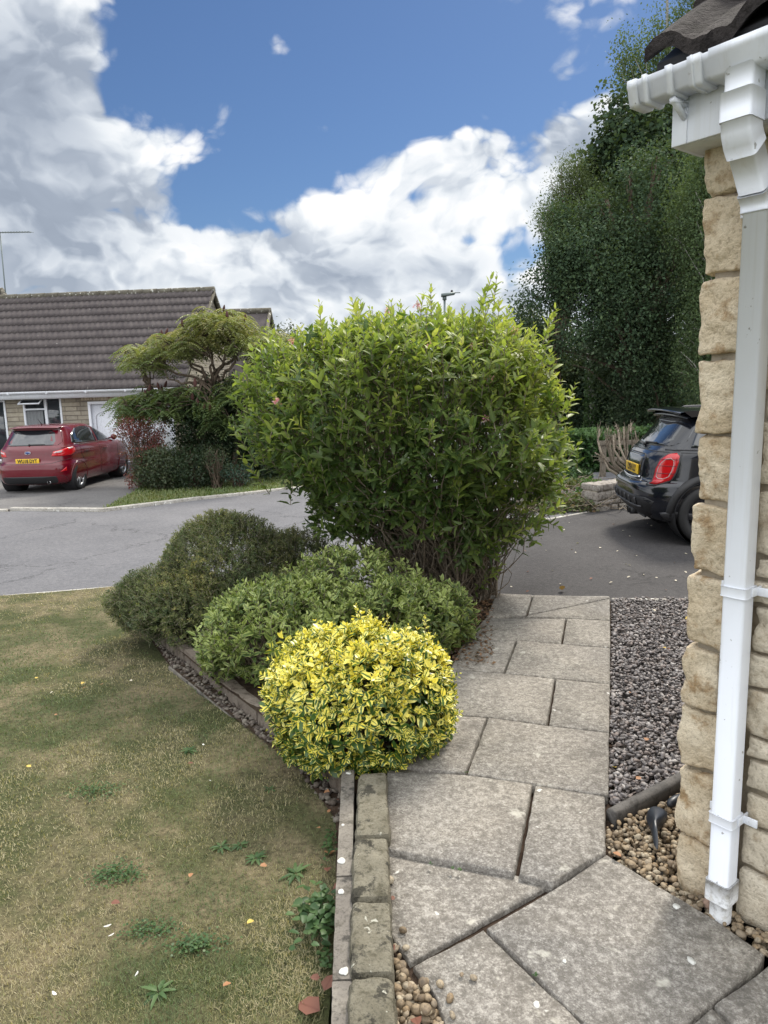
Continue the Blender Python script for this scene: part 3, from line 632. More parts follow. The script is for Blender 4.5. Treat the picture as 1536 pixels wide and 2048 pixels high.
b=MB(); b.add([rooft(.07,.02,-.045),rooft(.07,2.6,-.045),rooft(-2.3,2.6,-.045),rooft(-2.3,.02,-.045),rooft(.07,.02,-.015),rooft(.07,2.6,-.015),rooft(-2.3,2.6,-.015),rooft(-2.3,.02,-.015)],[(0,1,2,3),(4,7,6,5),(0,4,5,1),(1,5,6,2),(2,6,7,3),(3,7,4,0)])
b.build('roof_felt',M_trim,house)
# ================================================================== LOW WALL, EDGINGS
def line3(p,q,t): return np.array(p)+(np.array(q)-np.array(p))*t
CW0=gz(745,2230,.06); CW1=gz(739,1540,.06)                         # centre line of the coping
cd=nrm(CW1-CW0); cn=np.array([cd[1],-cd[0],0])
lw=thing('garden_wall','low lichen-spotted stone wall of rounded coping blocks running between lawn and path','low wall',tuple(gz(745,1800,-.1)))
ycut=[2230,2060,1945,1795,1670,1541]; 
cutp=[gz(744,y,.06) for y in ycut]
b=MB()
for i in range(5):
    A,B=cutp[i],cutp[i+1]; L=np.linalg.norm(B-A); c=(A+B)/2; c[2]=-.045
    rough_block(b,c+cn*rng.normal(0,.002),(L-.012,.125,.205+rng.normal(0,.004)),[cd,-cn,ZU],i+60,.006,(26,10,10),.004,16.,.17)
b.build('coping_stones',M_coping,lw,smooth=True)
# concrete edging lengths on the lawn side
ed=[gz(682,2230,.03),gz(684,1960,.03),gz(689,1752,.03),gz(696,1539,.03)]
for i,(A,B) in enumerate(zip(ed[:-1],ed[1:])):
    d=nrm(B-A); w=.056; n2=np.array([d[1],-d[0],0]); b=MB(); L=np.linalg.norm(B-A)
    c=(A+B)/2; c[2]=-.06
    rough_block(b,c,(L-.006,w,.18),[d,-n2,ZU],i+80,.0018,(40,6,8),.0,22.,.06)
    o=b.build('concrete_edging',M_edging,smooth=True)
    tag(o,['mottled concrete edging length beside the low wall, nearest the camera','mottled concrete edging length with white spots, middle of the three along the low wall','mottled concrete edging length ending under the yellow variegated bush'][i],'edging',group='concrete edging lengths along the low wall')
# bed kerb: three rough walling lengths
bk=[gz(700,1560,-.035),gz(525,1422,-.055),gz(378,1300,-.085),gz(280,1232,-.12)]
labs=['brown stone bed kerb length nearest the low wall, partly under the yellow bush','brown stone bed kerb length in front of the green bush','brown stone bed kerb length under the small-leaved grey-green bush']
for i,(A,B) in enumerate(zip(bk[:-1],bk[1:])):
    d=B-A; L=np.linalg.norm(d); d=d/L; h=np.array([d[1],-d[0],0]); h=h/np.linalg.norm(h); up=np.cross(h,d); up=up if up[2]>0 else -up; b=MB()
    rough_block(b,(A+B)/2-ZU*.085,(L-.015,.075,.20),[d,h,up],i+90,.006,(40,6,10),.004,14.,.12)
    tag(b.build('bed_kerb',M_bedkerb,smooth=True),labs[i],'kerb',group='kerb lengths round the planting bed')
e2=[gz(598,1556,-.125),gz(470,1440,-.14),gz(338,1333,-.155)]
for i,(A,B) in enumerate(zip(e2[:-1],e2[1:])):
    d=B-A; L=np.linalg.norm(d); d=d/L; h=nrm(np.array([d[1],-d[0],0])); b=MB()
    rough_block(b,(A+B)/2-ZU*.042,(L-.008,.014,.09),[d,h,np.cross(h,d) if np.cross(h,d)[2]>0 else -np.cross(h,d)],i+95,.0016,(40,4,5),0,22.,.2)
    tag(b.build('lawn_edging',M_edging,smooth=True),['thin pale lawn edging strip, near half beside the stony strip','thin pale lawn edging strip, far half reaching towards the grey-green bush'][i],'edging',group='thin edging strips along the lawn')
# kerb between slate chips and pebbles
A=gz(1222,1624,.0); B=gz(1400,1532,.0); d=nrm(B-A); h=np.array([d[1],-d[0],0]); b=MB(); L=np.linalg.norm(B-A)
prof=[(-.024,-.10),(.024,-.10),(.024,-.008),(.018,.004),(0,.010),(-.018,.004),(-.024,-.008)]
G=np.array([[A+d*(L*t)+h*p[0]+ZU*(p[1]-.0) for p in prof] for t in np.linspace(0,1,30)]); b.grid(G,cv=True); n=len(prof); b.L.extend(range(n)); b.C.append(n); b.L.extend(range(b.n-1,b.n-n-1,-1)); b.C.append(n)
tag(b.build('gravel_kerb',stone_mat('dark_kerb',(.10,.095,.09),(.15,.14,.13),(.07,.065,.06),9.,None,.5,120.,.004,(.03,.03,.03),.62)),'round-topped dark concrete kerb between grey slate chips and cream pebbles','kerb')
# ================================================================== BUNGALOW ACROSS THE ROAD
FA=R_(4.); FX=np.array([math.cos(FA),-math.sin(FA),0]); FY=np.array([math.sin(FA),math.cos(FA),0])   # along facade, away
E0=gy(358,772,19.6)                                              # eaves corner, right
ZE=E0[2]
bung=thing('bungalow','stone bungalow with dark tiled roof and white garage door across the road','house',(float(E0[0]),float(E0[1]),FG))
def bp(a,dn,z): return np.array([E0[0],E0[1],0])-FX*a+FY*dn+ZU*z   # a metres left of the corner, dn behind the eaves line
WO=.32                                                            # wall stands behind the eaves
def bquad(b,P,uv): b.add(P,[(0,1,2,3)]); b.uv=getattr(b,'uv',[])+uv
def wallmesh(name,quads,mat,parent):
    V=[];A=[]
    for P,uv in quads: V+=P; A+=[(u,v,0) for u,v in uv]
    n=len(quads); me=npmesh(name,np.array(V),np.arange(4*n),np.full(n,4),mat,False,np.array(A)); return link(name,me,parent)
def fq(a0,a1,z0,z1): return ([bp(a1,WO,z0),bp(a0,WO,z0),bp(a0,WO,z1),bp(a1,WO,z1)],[(-a1,z0),(-a0,z0),(-a0,z1),(-a1,z1)])
def px2a(x,z=1.5):                                               # facade coordinate of a photo column
    r=ray(x,850); O=bp(0,WO,0); k=((O-CP)@FY)/(r@FY); P=CP+r*k; return -float((P-O)@FX)
gd0,gd1=px2a(350),px2a(180); w0,w1=px2a(127),px2a(50); l0,l1=px2a(15),px2a(15)+1.6
def fz(x,y): r=ray(x,y); O=bp(0,WO,0); k=((O-CP)@FY)/(r@FY); return float((CP+r*k)[2])
gt=fz(185,803); wt=fz(60,795); wb=wt-1.15; lt=fz(8,800)
ztop=ZE+.02; q=[]
q+=[fq(-.05,gd0,FG-.2,ztop),fq(gd0,gd1,gt,ztop),fq(gd1,w0,FG-.2,ztop),fq(w0,w1,FG-.2,wb),fq(w0,w1,wt,ztop),fq(w1,l0,FG-.2,ztop),fq(l0,l1,lt,ztop),fq(l1,9.,FG-.2,ztop)]
RD=3.3; PITB=math.atan2(gy(425,583,19.6+RD)[2]-ZE,RD); ZR=ZE+RD*math.tan(PITB); DEP=2*RD
q+=[([bp(-.05,WO,FG-.2),bp(-.05,DEP-WO,FG-.2),bp(-.05,DEP-WO,ZE+.1),bp(-.05,WO,ZE+.1)],[(0,FG),(DEP,FG),(DEP,ZE),(0,ZE)]),
    ([bp(-.05,.1,ZE+.05),bp(-.05,DEP-.1,ZE+.05),bp(-.05,RD+.01,ZR-.1),bp(-.05,RD-.01,ZR-.1)],[(0,ZE),(DEP,ZE),(RD,ZR),(RD,ZR)])]
wallmesh('wall',q,M_block,bung)
# soldier course over the garage door
b=MB()
k=0; a=gd0-.1
while a<gd1+.1:
    w=rng.uniform(.07,.10); b.box(bp(a+w/2,WO-.012,gt+.135),(w-.014,.05,.19+rng.normal(0,.005)),np.array([FX,FY,ZU]).T); a+=w
b.build('door_lintel',M_wallstone,bung,bevel=.006)
# garage door
BM=np.array([FX,FY,ZU]).T
gw=gd1-gd0; gc=(gd0+gd1)/2
b=MB(); b.box(bp(gc,WO+.05,(gt+FG)/2-.02),(gw-.14,.03,gt-FG-.08),BM)
for s in (-1,1):                                                 # raised shaped panels and frame ribs
    for cx in (gc+s*gw*.235,):
        hw=gw*.19; zt_=gt-.22; zb=FG+.25
        out=[(cx-hw,zb),(cx+hw,zb),(cx+hw,zt_-.18)]+[(cx+hw-hw*2*t,zt_-.18+.16*math.sin(math.pi*t)**.6) for t in np.linspace(.06,.94,12)]+[(cx-hw,zt_-.18)]
        pts=[bp(u,WO+.028,z) for u,z in out]; pts.append(pts[0]); b.tube(pts,.012,5,False)
for i in range(11): b.box(bp(gd0+.1+(gw-.2)*i/10,WO+.034,(gt+FG)/2),(.008,.008,gt-FG-.2),BM)
gdoor=b.build('garage_door',simple('garage_white',(.74,.76,.82),.4),bung)
b=MB(); b.box(bp(gc,WO+.01,gt-.04),(gw,.09,.08),BM); b.box(bp(gd0+.035,WO+.01,(gt+FG)/2-.04),(.07,.09,gt-FG-.08),BM); b.box(bp(gd1-.035,WO+.01,(gt+FG)/2-.04),(.07,.09,gt-FG-.08),BM); b.build('door_frame',M_upvc,gdoor,bevel=.004)
b=MB(); b.box(bp(gc,WO+.02,FG+.95),(.10,.03,.03),BM); b.build('door_handle',M_trim,gdoor)
def window(a0,a1,z0,z1,mull,vent=None,name='window'):
    b=MB(); f=.055
    b.box(bp((a0+a1)/2,WO+.02,z1-f/2),(a1-a0,.07,f),BM); b.box(bp((a0+a1)/2,WO+.02,z0+f/2),(a1-a0,.07,f),BM)
    for a in (a0+f/2,a1-f/2): b.box(bp(a,WO+.02,(z0+z1)/2),(f,.07,z1-z0-2*f),BM)
    for m_ in mull: b.box(bp(m_,WO+.018,(z0+z1)/2),(.075,.07,z1-z0-2*f),BM)
    o=b.build(name,M_upvc,bung,bevel=.005)
    b=MB(); b.box(bp((a0+a1)/2,WO+.05,(z0+z1)/2),(a1-a0-.04,.012,z1-z0-.04),BM); b.build('pane',M_glass,o)
    b=MB(); b.box(bp((a0+a1)/2,WO-.03,z0-.03),(a1-a0+.1,.14,.05),BM); b.build('window_sill',M_kerb,o)
    return o
mm=px2a(95)
wn=window(w0,w1,wb,wt,[mm])
b=MB(); b.box(bp((mm+w1)/2,WO+.016,wt-.33),(w1-mm-.06,.06,.05),BM); b.build('transom',M_upvc,wn,bevel=.004)
# open top-hung vent
va0,va1=mm+.05,w1-.02; vh=.26; b=MB(); tl=R_(62)
def vp(a,t,o=0): return bp(a,WO-.03-math.sin(tl)*t,wt-.05-math.cos(tl)*t)+0*ZU
for t in (.02,vh): b.tube([vp(va0,t),vp(va1,t)],.024,4)
for a in (va0,va1): b.tube([vp(a,0),vp(a,vh+.02)],.024,4)
vo=b.build('vent_sash',M_upvc,wn); b=MB(); b.add([vp(va0,.02),vp(va1,.02),vp(va1,vh),vp(va0,vh)],[(0,1,2,3)]); b.build('vent_glass',M_glass,vo)
b=MB()                                                            # curtain behind the left light
a=np.linspace(mm+.1,w1-.05,60); G=np.stack([np.array([bp(x,WO+.022+.012*math.sin(x*60),z) for x in a]) for z in (wb+.06,wt-.38)]); b.grid(G); b.build('curtain',M_curtain,wn)
wn2=window(l0,l1,FG+.35,lt,[(l0+l1)/2])
# roof: courses of rolled tiles
b=MB(); NC=12; SLN=RD/math.cos(PITB)+.12; cs=SLN/NC; LEN=13.
a=np.arange(-.16,LEN,.021); wv=.017*np.clip(np.sin(a*2*np.pi/.168),-.5,.8)
def rp(a_,s,h): return bp(a_,-.12+s*math.cos(PITB),ZE+.04+s*math.sin(PITB)-.10*math.tan(PITB))+h*(ZU*math.cos(PITB)-FY*math.sin(PITB))
for c in range(NC):
    s0=c*cs; rows=[]
    j=rng.normal(0,.003,len(a))
    for s,h in ((s0,-.012),(s0,.036),(s0+cs*.5,.026),(s0+cs+.01,.010)):
        P=np.array([bp(0,-.12+s*math.cos(PITB),ZE-.03+s*math.sin(PITB))]); 
        rows.append(P-FX*a[:,None]+(ZU*math.cos(PITB)-FY*math.sin(PITB))*(h+(wv*(1 if h>-.01 else 1)))[:,None])
    b.grid(np.array(rows),flip=False)
rf=b.build('roof',M_tile,bung,smooth=False)
b=MB()                                                            # rear slope, verge
for sgn in (1,):
    b.add([bp(-.16,RD+.02,ZR+.05),bp(LEN,RD+.02,ZR+.05),bp(LEN,DEP+.1,ZE-.05),bp(-.16,DEP+.1,ZE-.05)],[(0,3,2,1)])
b.build('rear_roof_slope',M_tile,bung)
b=MB(); vA=[bp(-.14,-.12,ZE-.06),bp(-.14,RD,ZR-.04),bp(-.14,DEP+.12,ZE-.06)]
for P,Q in zip(vA[:-1],vA[1:]):
    d=nrm(Q-P); n3=np.cross(d,FX); b.add([P+o1*FX*.05+o2*ZU for o1,o2 in ((1,-.05),(-1,-.05),(-1,.06),(1,.06))]+[Q+o1*FX*.05+o2*ZU for o1,o2 in ((1,-.05),(-1,-.05),(-1,.06),(1,.06))],[(0,1,2,3),(4,7,6,5),(0,4,5,1),(1,5,6,2),(2,6,7,3),(3,7,4,0)])
b.build('verge_mortar',M_ridge,bung)
b=MB()
for i in range(29):
    a0=-.17+i*.45; pts=[bp(a0,RD,ZR+.035),bp(a0+.455,RD,ZR+.035)]; b.tube(pts,[.115,.105],10)
b.build('ridge_tiles',M_ridge,rf,smooth=True)
b=MB(); b.box(bp(LEN/2-.1,-.005,ZE-.14),(LEN,.02,.19),BM); b.build('fascia',M_upvc,bung)
b=MB(); b.box(bp(LEN/2-.1,.16,ZE-.235),(LEN,.32,.012),BM); b.build('soffit',M_soffit,bung)
b=MB(); pr=[(-.02,.0),(-.02,-.03),(-.045,-.06),(-.09,-.06),(-.115,-.03),(-.12,.008),(-.105,.008),(-.03,.0)]
G=np.array([[bp(a_,p[0],ZE-.045+p[1]) for p in pr] for a_ in (-.13,LEN)]); b.grid(G,cv=True); b.L.extend(range(8)); b.C.append(8); bg=b.build('gutter',M_upvc,bung)
for i in range(8):
    b=MB(); b.box(bp(.35+i*1.1,-.07,ZE-.075),(.05,.115,.08),BM); b.build('gutter_bracket',M_upvc,bg,bevel=.008)
# small front wing on the left: its roof comes forward
b=MB(); wl=px2a(0)
q0=bp(wl+.22,-.13,ZE+.0); 
G=[bp(wl+.02,-.5,ZE+.0),bp(wl+3.,-.5,ZE+.0),bp(wl+3.,1.5,ZE+1.3),bp(wl+1.2,1.2,ZE+1.15),bp(wl+.05,-.05,ZE+.12)]
wr=MB()
for c in range(4):
    for a_ in np.arange(0,2.6,.15):
        pass
wr.add([bp(wl-.12,-.14,ZE+.02),bp(wl+3.,-.62,ZE-.02),bp(wl+3.,1.3,ZE+1.6),bp(wl+.62,.80,ZE+.98)],[(0,1,2,3)])
wr.add([bp(wl-.12,-.14,ZE+.07),bp(wl+3.,-.62,ZE+.03),bp(wl+3.,1.3,ZE+1.65),bp(wl+.62,.80,ZE+1.03)],[(0,1,2,3)])
wr.add([bp(wl-.12,-.14,ZE+.02),bp(wl-.12,-.14,ZE+.07),bp(wl+3.,-.62,ZE+.03),bp(wl+3.,-.62,ZE-.02)],[(0,1,2,3)])
wr.build('wing_roof',M_tile,bung)
# rear wing of the bungalow group (second roof at top left) with aerial
P0=gy(0,590,27.); 
rw=thing('rear_house','brown tiled roof with stepped ridge just showing at the left edge behind the bungalow','house',(float(P0[0]),float(P0[1]),FG))
b=MB(); x1,z1=P0[0],P0[2]; e=gy(35,604,27.)
b.add([(x1-4,27,z1+.12),(x1+.1,27,z1+.12),(e[0]+.6,25.6,e[2]-.7),(x1-4,24.5,e[2]-.7)],[(0,3,2,1)])
b.add([(x1+.1,27,z1+.12),(e[0]+2.2,27.4,z1-2.2),(e[0]+.6,25.6,e[2]-.7)],[(0,2,1)]); 
b.add([(x1+.1,27,z1+.12),(e[0]+2.2,27.4,z1-2.2),(e[0]+2.2,31,z1-2.2),(x1-4,31,z1-2.2),(x1-4,27,z1+.12)],[(0,1,2,3,4)])
b.build('roof',M_tile,rw)
b=MB(); b.tube([(x1-4,27,z1+.15),(x1+.12,27,z1+.15)],.11,8); b.tube([(x1+.1,27,z1+.14),(e[0]+.6,25.6,e[2]-.66)],.09,8); b.build('ridge_tiles',M_ridge,rw)
b=MB(); b.prism([(x1-4,26),(x1+1.5,26),(x1+1.5,30.5),(x1-4,30.5)],FG,z1-2.3); b.build('wall',M_mortar,rw)
A0=gy(10,592,26.8); A1=gy(0,465,26.8); A2=gy(63,464,26.8)
b=MB(); b.tube([A0-ZU*1.2,A1],.022,6); b.tube([A1-(A2-A1)*.12,A2],.014,5)
for t in np.linspace(.0,.97,12):
    c=A1+(A2-A1)*t; b.tube([c-np.array([0,.25,0])-ZU*.03,c+np.array([0,.25,0])+ZU*.03],.008,4)
tag(b.build('television_aerial',M_lampgrey),'thin television aerial on a pole above the roof at the left edge','aerial')
# second gable behind
g0=gy(528,617,26.); g1=gy(552,668,26.)
hb=thing('gabled_house','stone gable end with dark roof showing between the sumac tree and the big bush','house',(float(g0[0]),26.,FG))
gx,gzr=g0[0],g0[2]; b=MB()
b.add([(gx-7,27,gzr),(gx,27,gzr),(gx+.0,23.2,gzr-3.2),(gx-7,23.2,gzr-3.2)],[(0,3,2,1)]); b.add([(gx-7,27,gzr),(gx,27,gzr),(gx,30.8,gzr-3.2),(gx-7,30.8,gzr-3.2)],[(0,1,2,3)]); b.build('roof',M_tile,hb)
b=MB(); b.tube([(gx-7,27,gzr+.02),(gx+.1,27,gzr+.02)],.12,8); b.tube([(gx+.05,27,gzr+.02),(gx+.05,23.1,gzr-3.2)],.07,4); b.tube([(gx+.05,27,gzr+.02),(gx+.05,30.8,gzr-3.2)],.07,4); b.build('ridge_tiles',M_ridge,hb)
wallmesh('wall',[([(gx-.05,23.5,FG),(gx-.05,30.5,FG),(gx-.05,30.5,gzr-3.05),(gx-.05,23.5,gzr-3.05)],[(0,0),(7,0),(7,2.5),(0,2.5)]),([(gx-.05,23.4,gzr-3.1),(gx-.05,30.6,gzr-3.1),(gx-.05,27.02,gzr-.08),(gx-.05,26.98,gzr-.08)],[(0,2.5),(7,2.5),(3.5,5.5),(3.5,5.5)]),([(gx-7,23.5,FG),(gx-.05,23.5,FG),(gx-.05,23.5,gzr-3.05),(gx-7,23.5,gzr-3.05)],[(0,0),(7,0),(7,2.5),(0,2.5)])],M_block,hb)
# street lamp
LY=30.; l0_=gy(889,592,LY); l1_=gy(912,588,LY)
sl=thing('street_lamp','grey street lamp head and post showing above the big bush','street lamp',(float(l0_[0]),LY,-.3))
b=MB(); b.tube([(l0_[0],LY,-.3),(l0_[0],LY,1.2),(l0_[0],LY,l0_[2]-.1)],[.07,.06,.045],10); b.tube([(l0_[0],LY,l0_[2]-.16),(l0_[0],LY,l0_[2]-.02)],.085,10); b.build('post',M_lampgrey,sl,smooth=True)
b=MB(); pr=np.array([(-.13,.10),(.40,.10),(.43,.04),(.40,-.0),(-.10,-.03),(-.13,.0)])
G=np.array([[(l0_[0]+p[0]+0*s,LY+s,l0_[2]+p[1]+.10*p[0]) for p in pr*np.array([1,k])] for s,k in ((-.13,.6),(-.10,1.),(.10,1.),(.13,.6))]); b.grid(G,cv=True); n=6; b.L.extend(range(n)); b.C.append(n); b.L.extend(range(b.n-1,b.n-n-1,-1)); b.C.append(n)
b.box((l0_[0]+.52,LY,l0_[2]+.115),(.24,.03,.03)); b.build('lamp_head',M_lampgrey,sl)
b=MB(); b.lathe([(0,.0),(.045,.0),(.05,.05),(.035,.09),(0,.10)],12,(l0_[0]+.30,LY,l0_[2]+.135)); b.build('light_sensor',M_trim,sl)
# ================================================================== CARS
def catmull(R,k):
    R=np.array(R,float); P=np.vstack([2*R[0]-R[1],R,2*R[-1]-R[-2]]); out=[]
    for i in range(1,len(P)-2):
        for t in np.arange(k)/k:
            a,b_,c,d=P[i-1:i+3]; out.append(.5*((2*b_)+(-a+c)*t+(2*a-5*b_+4*c-d)*t*t+(-a+3*b_-3*c+d)*t**3))
    out.append(P[-2]); out=np.array(out); out[:,0]=np.maximum.accumulate(out[:,0]+np.arange(len(out))*1e-5); return out
class Car:
    def __init__(s,rows,k=5,K=220):
        s.R=catmull(rows,k); s.K=K
    def at(s,z): return [np.interp(z,s.R[:,0],s.R[:,i]) for i in range(1,5)]
    def rear(s,x,z,off=0.):
        yr,yf,w,n=s.at(z); a=(yf-yr)/2; q=np.clip(np.abs(x)/w,0,.999); return np.stack([x+0*z,(yr+yf)/2-a*(1-q**n)**(1/n)-off,z+0*x],-1)
    def front(s,x,z,off=0.):
        yr,yf,w,n=s.at(z); a=(yf-yr)/2; q=np.clip(np.abs(x)/w,0,.999); return np.stack([x+0*z,(yr+yf)/2+a*(1-q**n)**(1/n)+off,z+0*x],-1)
    def side(s,y,z,sg=1,off=0.):
        yr,yf,w,n=s.at(z); a=(yf-yr)/2; q=np.clip(np.abs(y-(yr+yf)/2)/a,0,.999); return np.stack([sg*(w*(1-q**n)**(1/n)+off),y+0*z,z+0*y],-1)
    def corner(s,u,z,sg=1,off=0.):      # u: 0 rear centre ... arc length round the rear corner
        out=[]
        for uu,zz in zip(np.ravel(u),np.ravel(z)):
            yr,yf,w,n=s.at(zz); a=(yf-yr)/2; th=np.linspace(0,np.pi/2,400); X=w*np.sin(th)**(2/n); Y=(yr+yf)/2-a*np.cos(th)**(2/n)
            L=np.concatenate([[0],np.cumsum(np.hypot(np.diff(X),np.diff(Y)))]); x=np.interp(uu,L,X); y=np.interp(uu,L,Y)
            x2=np.interp(uu+.01,L,X); y2=np.interp(uu+.01,L,Y); nx,ny=(y2-y),-(x2-x); l=math.hypot(nx,ny)+1e-9
            out.append((sg*(x+nx/l*off),y+ny/l*off,zz))
        return np.array(out).reshape(np.shape(u)+(3,))
    def body(s,b):
        K=s.K; G=[]
        for z,yr,yf,w,n in s.R:
            th=np.linspace(0,2*np.pi,3000); a=(yf-yr)/2; X=w*np.sign(np.sin(th))*np.abs(np.sin(th))**(2/n); Y=(yr+yf)/2-a*np.sign(np.cos(th))*np.abs(np.cos(th))**(2/n)
            L=np.concatenate([[0],np.cumsum(np.hypot(np.diff(X),np.diff(Y)))]); t=np.arange(K)/K*L[-1]
            G.append(np.stack([np.interp(t,L,X),np.interp(t,L,Y),np.full(K,z)],-1))
        G=np.array(G); b.grid(G,cv=True,flip=True); st=b.n-G.shape[0]*K
        b.L.extend(range(st+K-1,st-1,-1)); b.C.append(K)
        c=G[-1].mean(0); b.add(np.vstack([G[-1],c]),[((i+1)%K,K,i) for i in range(K)][::-1])
def patch(fn,outline,thick=.006,rings=6,inset=.0):
    """solid patch lying on a car surface: fn(u,z,off) ; outline polygon in (u,z)"""
    o=np.array(outline,float); c=o.mean(0); b=MB(); n=len(o); G=[]
    for r in np.linspace(1,.0,rings): q=c+(o-c)*r; G.append(fn(q[:,0],q[:,1],thick*(1 if r<1 else .45)))
    base=fn(o[:,0],o[:,1],-.01); G=[base]+G; G=np.array(G); b.grid(G,cv=True); return b
def rpoly(x0,x1,z0,z1,r=.03,k=5,skew=0.):
    out=[]
    for cx,cz,a0 in ((x1-r,z1-r,0),(x0+r,z1-r,90),(x0+r,z0+r,180),(x1-r,z0+r,270)):
        for i in range(k+1): a=R_(a0+90*i/k); out.append((cx+r*math.cos(a),cz+r*math.sin(a)))
    o=[]
    for i in range(len(out)):
        A,B=np.array(out[i]),np.array(out[(i+1)%len(out)]); m=max(1,int(np.linalg.norm(B-A)/.04)); 
        for t in range(m): o.append(A+(B-A)*t/m)
    o=np.array(o); o[:,0]+=skew*(o[:,1]-z0); return o
def dens_poly(P,step=.04):
    P=np.array(P,float); o=[]
    for i in range(len(P)):
        A,B=P[i],P[(i+1)%len(P)]; m=max(1,int(np.linalg.norm(B-A)/step))
        for t in range(m): o.append(A+(B-A)*t/m)
    return np.array(o)
def boolcut(o,cuts):
    for c,r,h in cuts:
        b=MB(); k=40; th=np.arange(k)*2*np.pi/k; G=np.array([np.stack([np.full(k,c[0]+s*h/2),c[1]+r*np.cos(th),c[2]+r*np.sin(th)],-1) for s in (-1,1)]); b.grid(G,cv=True,flip=False)
        b.L.extend(range(k-1,-1,-1)); b.C.append(k); b.L.extend(range(k,2*k)); b.C.append(k)
        co=link('cutter',b.mesh('cutter',None)); md=o.modifiers.new('cut','BOOLEAN'); md.object=co; md.operation='DIFFERENCE'; md.solver='EXACT'
        bpy.context.view_layer.update(); dg=bpy.context.evaluated_depsgraph_get(); me=bpy.data.meshes.new_from_object(o.evaluated_get(dg)); o.modifiers.clear(); o.data=me; bpy.data.objects.remove(co)
def text_mesh(txt,size,thick,mat,parent,M,sx=1.):
    cu=bpy.data.curves.new('lettering','FONT'); cu.body=txt; cu.size=size; cu.extrude=thick; cu.align_x='CENTER'; cu.align_y='CENTER'; cu.offset=.0035
    t=bpy.data.objects.new('lettering',cu); COL.objects.link(t); bpy.context.view_layer.update()
    me=bpy.data.meshes.new_from_object(t.evaluated_get(bpy.context.evaluated_depsgraph_get())); bpy.data.objects.remove(t)
    me.transform(M@Matrix.Diagonal((sx,1,1,1))); me.materials.clear(); me.materials.append(mat); o=bpy.data.objects.new('lettering',me); COL.objects.link(o); o.parent=parent; OFF[o]=(0,0,0); return o
def wheel(car,x,y,r,w,rimr,spokes,rimmat,caliper=False):
    sg=1 if x>0 else -1
    t=MB(); t.lathe([(rimr,-w/2),(r-.03,-w/2),(r-.008,-w/2+.015),(r,-w/2+.04),(r,w/2-.04),(r-.008,w/2-.015),(r-.03,w/2),(rimr,w/2),(rimr-.012,w/2-.03),(rimr-.012,-w/2)],48,(x,y,r),'x')
    wh=t.build('wheel',M_rubber,car,smooth=True,world=False)
    b=MB(); xo=x+sg*(w/2-.03)
    b.lathe([(rimr,-.02),(rimr+.002,.018),(rimr-.012,.02),(rimr-.02,-.02)],40,(xo,y,r),'x')
    b.lathe([(0,.0),(.045,.0),(.052,-.02*sg),(.05,-.05*sg)],20,(xo,y,r),'x')
    for i in range(spokes):
        a=2*math.pi*i/spokes+.2
        for da in ((-.10,.10) if spokes<8 else (0,)):
            d0=np.array([0,math.cos(a),math.sin(a)]); d1=np.array([0,math.cos(a+da),math.sin(a+da)])
            c=np.array([xo-sg*.006,y,r]); b.tube([c+d0*.035,c+(d0*.5+d1*.5)*rimr*.5+np.array([sg*.004,0,0]),c+d1*(rimr-.008)],[.016,.013,.011],5)
    b.build('rim',rimmat,wh,world=False)
    b=MB(); b.lathe([(0,0),(rimr-.02,0)],24,(x,y,r),'x'); b.lathe([(.04,.012*sg),(rimr*.72,.012*sg),(rimr*.72,-.01*sg)],24,(x+sg*.02,y,r),'x'); b.build('brake_disc',M_trim2,wh,world=False)
    if caliper: b=MB(); b.box((x+sg*.045,y-.10,r+.02),(.05,.09,.13)); b.build('brake_caliper',M_redlens,wh,bevel=.01,world=False)
    return wh
def seam(C,fn,pts,mat=M_trim,r=.0045):
    p=np.array(pts,float); q=[]
    for A,B in zip(p[:-1],p[1:]):
        m=max(2,int(np.linalg.norm(B-A)/.04)); q+= [A+(B-A)*t/m for t in range(m)]
    q.append(p[-1]); q=np.array(q); b=MB(); b.tube(fn(q[:,0],q[:,1],.0),r,4); return b
def arch(b,cx,cy,cz,r0_,r1_,sg,fn,a0=-8,a1=188,th=.012):
    a=np.radians(np.linspace(a0,a1,36)); G=[]
    for r,o in ((r0_,-.06),(r0_,th),((r0_+r1_)/2,th+.006),(r1_,th*.8),(r1_,-.02)):
        y=cy+r*np.cos(a); z=np.maximum(cz+r*np.sin(a),.17); G.append(fn(y,z,sg,o))
    b.grid(np.array(G),flip=sg>0)
# ---- red hatchback
RC=Car([(.17,.22,3.80,.74,6),(.22,.10,3.92,.80,6),(.34,.02,4.00,.845,5.5),(.50,.0,4.04,.862,5.2),(.60,.012,4.04,.865,5),(.655,.035,4.04,.862,4.6),(.70,.075,4.03,.86,4.6),(.80,.10,3.98,.866,4.6),(.90,.11,3.78,.86,4.6),(.965,.135,3.45,.838,4.6),(1.00,.165,3.10,.81,4.6),(1.05,.21,2.95,.785,4.6),(1.20,.34,2.62,.725,4.6),(1.33,.44,2.28,.665,4.6),(1.385,.44,2.12,.63,4.5),(1.42,.43,2.02,.60,4.5),(1.445,.48,1.92,.54,4.2),(1.463,.75,1.7,.40,3.6),(1.470,1.0,1.5,.2,3)])
cr=gz(95,984,FG)
car=thing('parked_car','dark red hatchback parked on the driveway in front of the bungalow','car',(-7.72,15.50,FG+.004),R_(-2.))
b=MB(); RC.body(b); bo=b.build('body',M_red,car,smooth=True,world=False)
boolcut(bo,[((.9,.72,.30),.345,.7),((-.9,.72,.30),.345,.7),((.9,3.21,.30),.345,.7),((-.9,3.21,.30),.345,.7)])
for x in (.74,-.74):
    for y in (.72,3.21): wheel(car,x,y,.305,.19,.215,4 if False else 7,M_alloy)
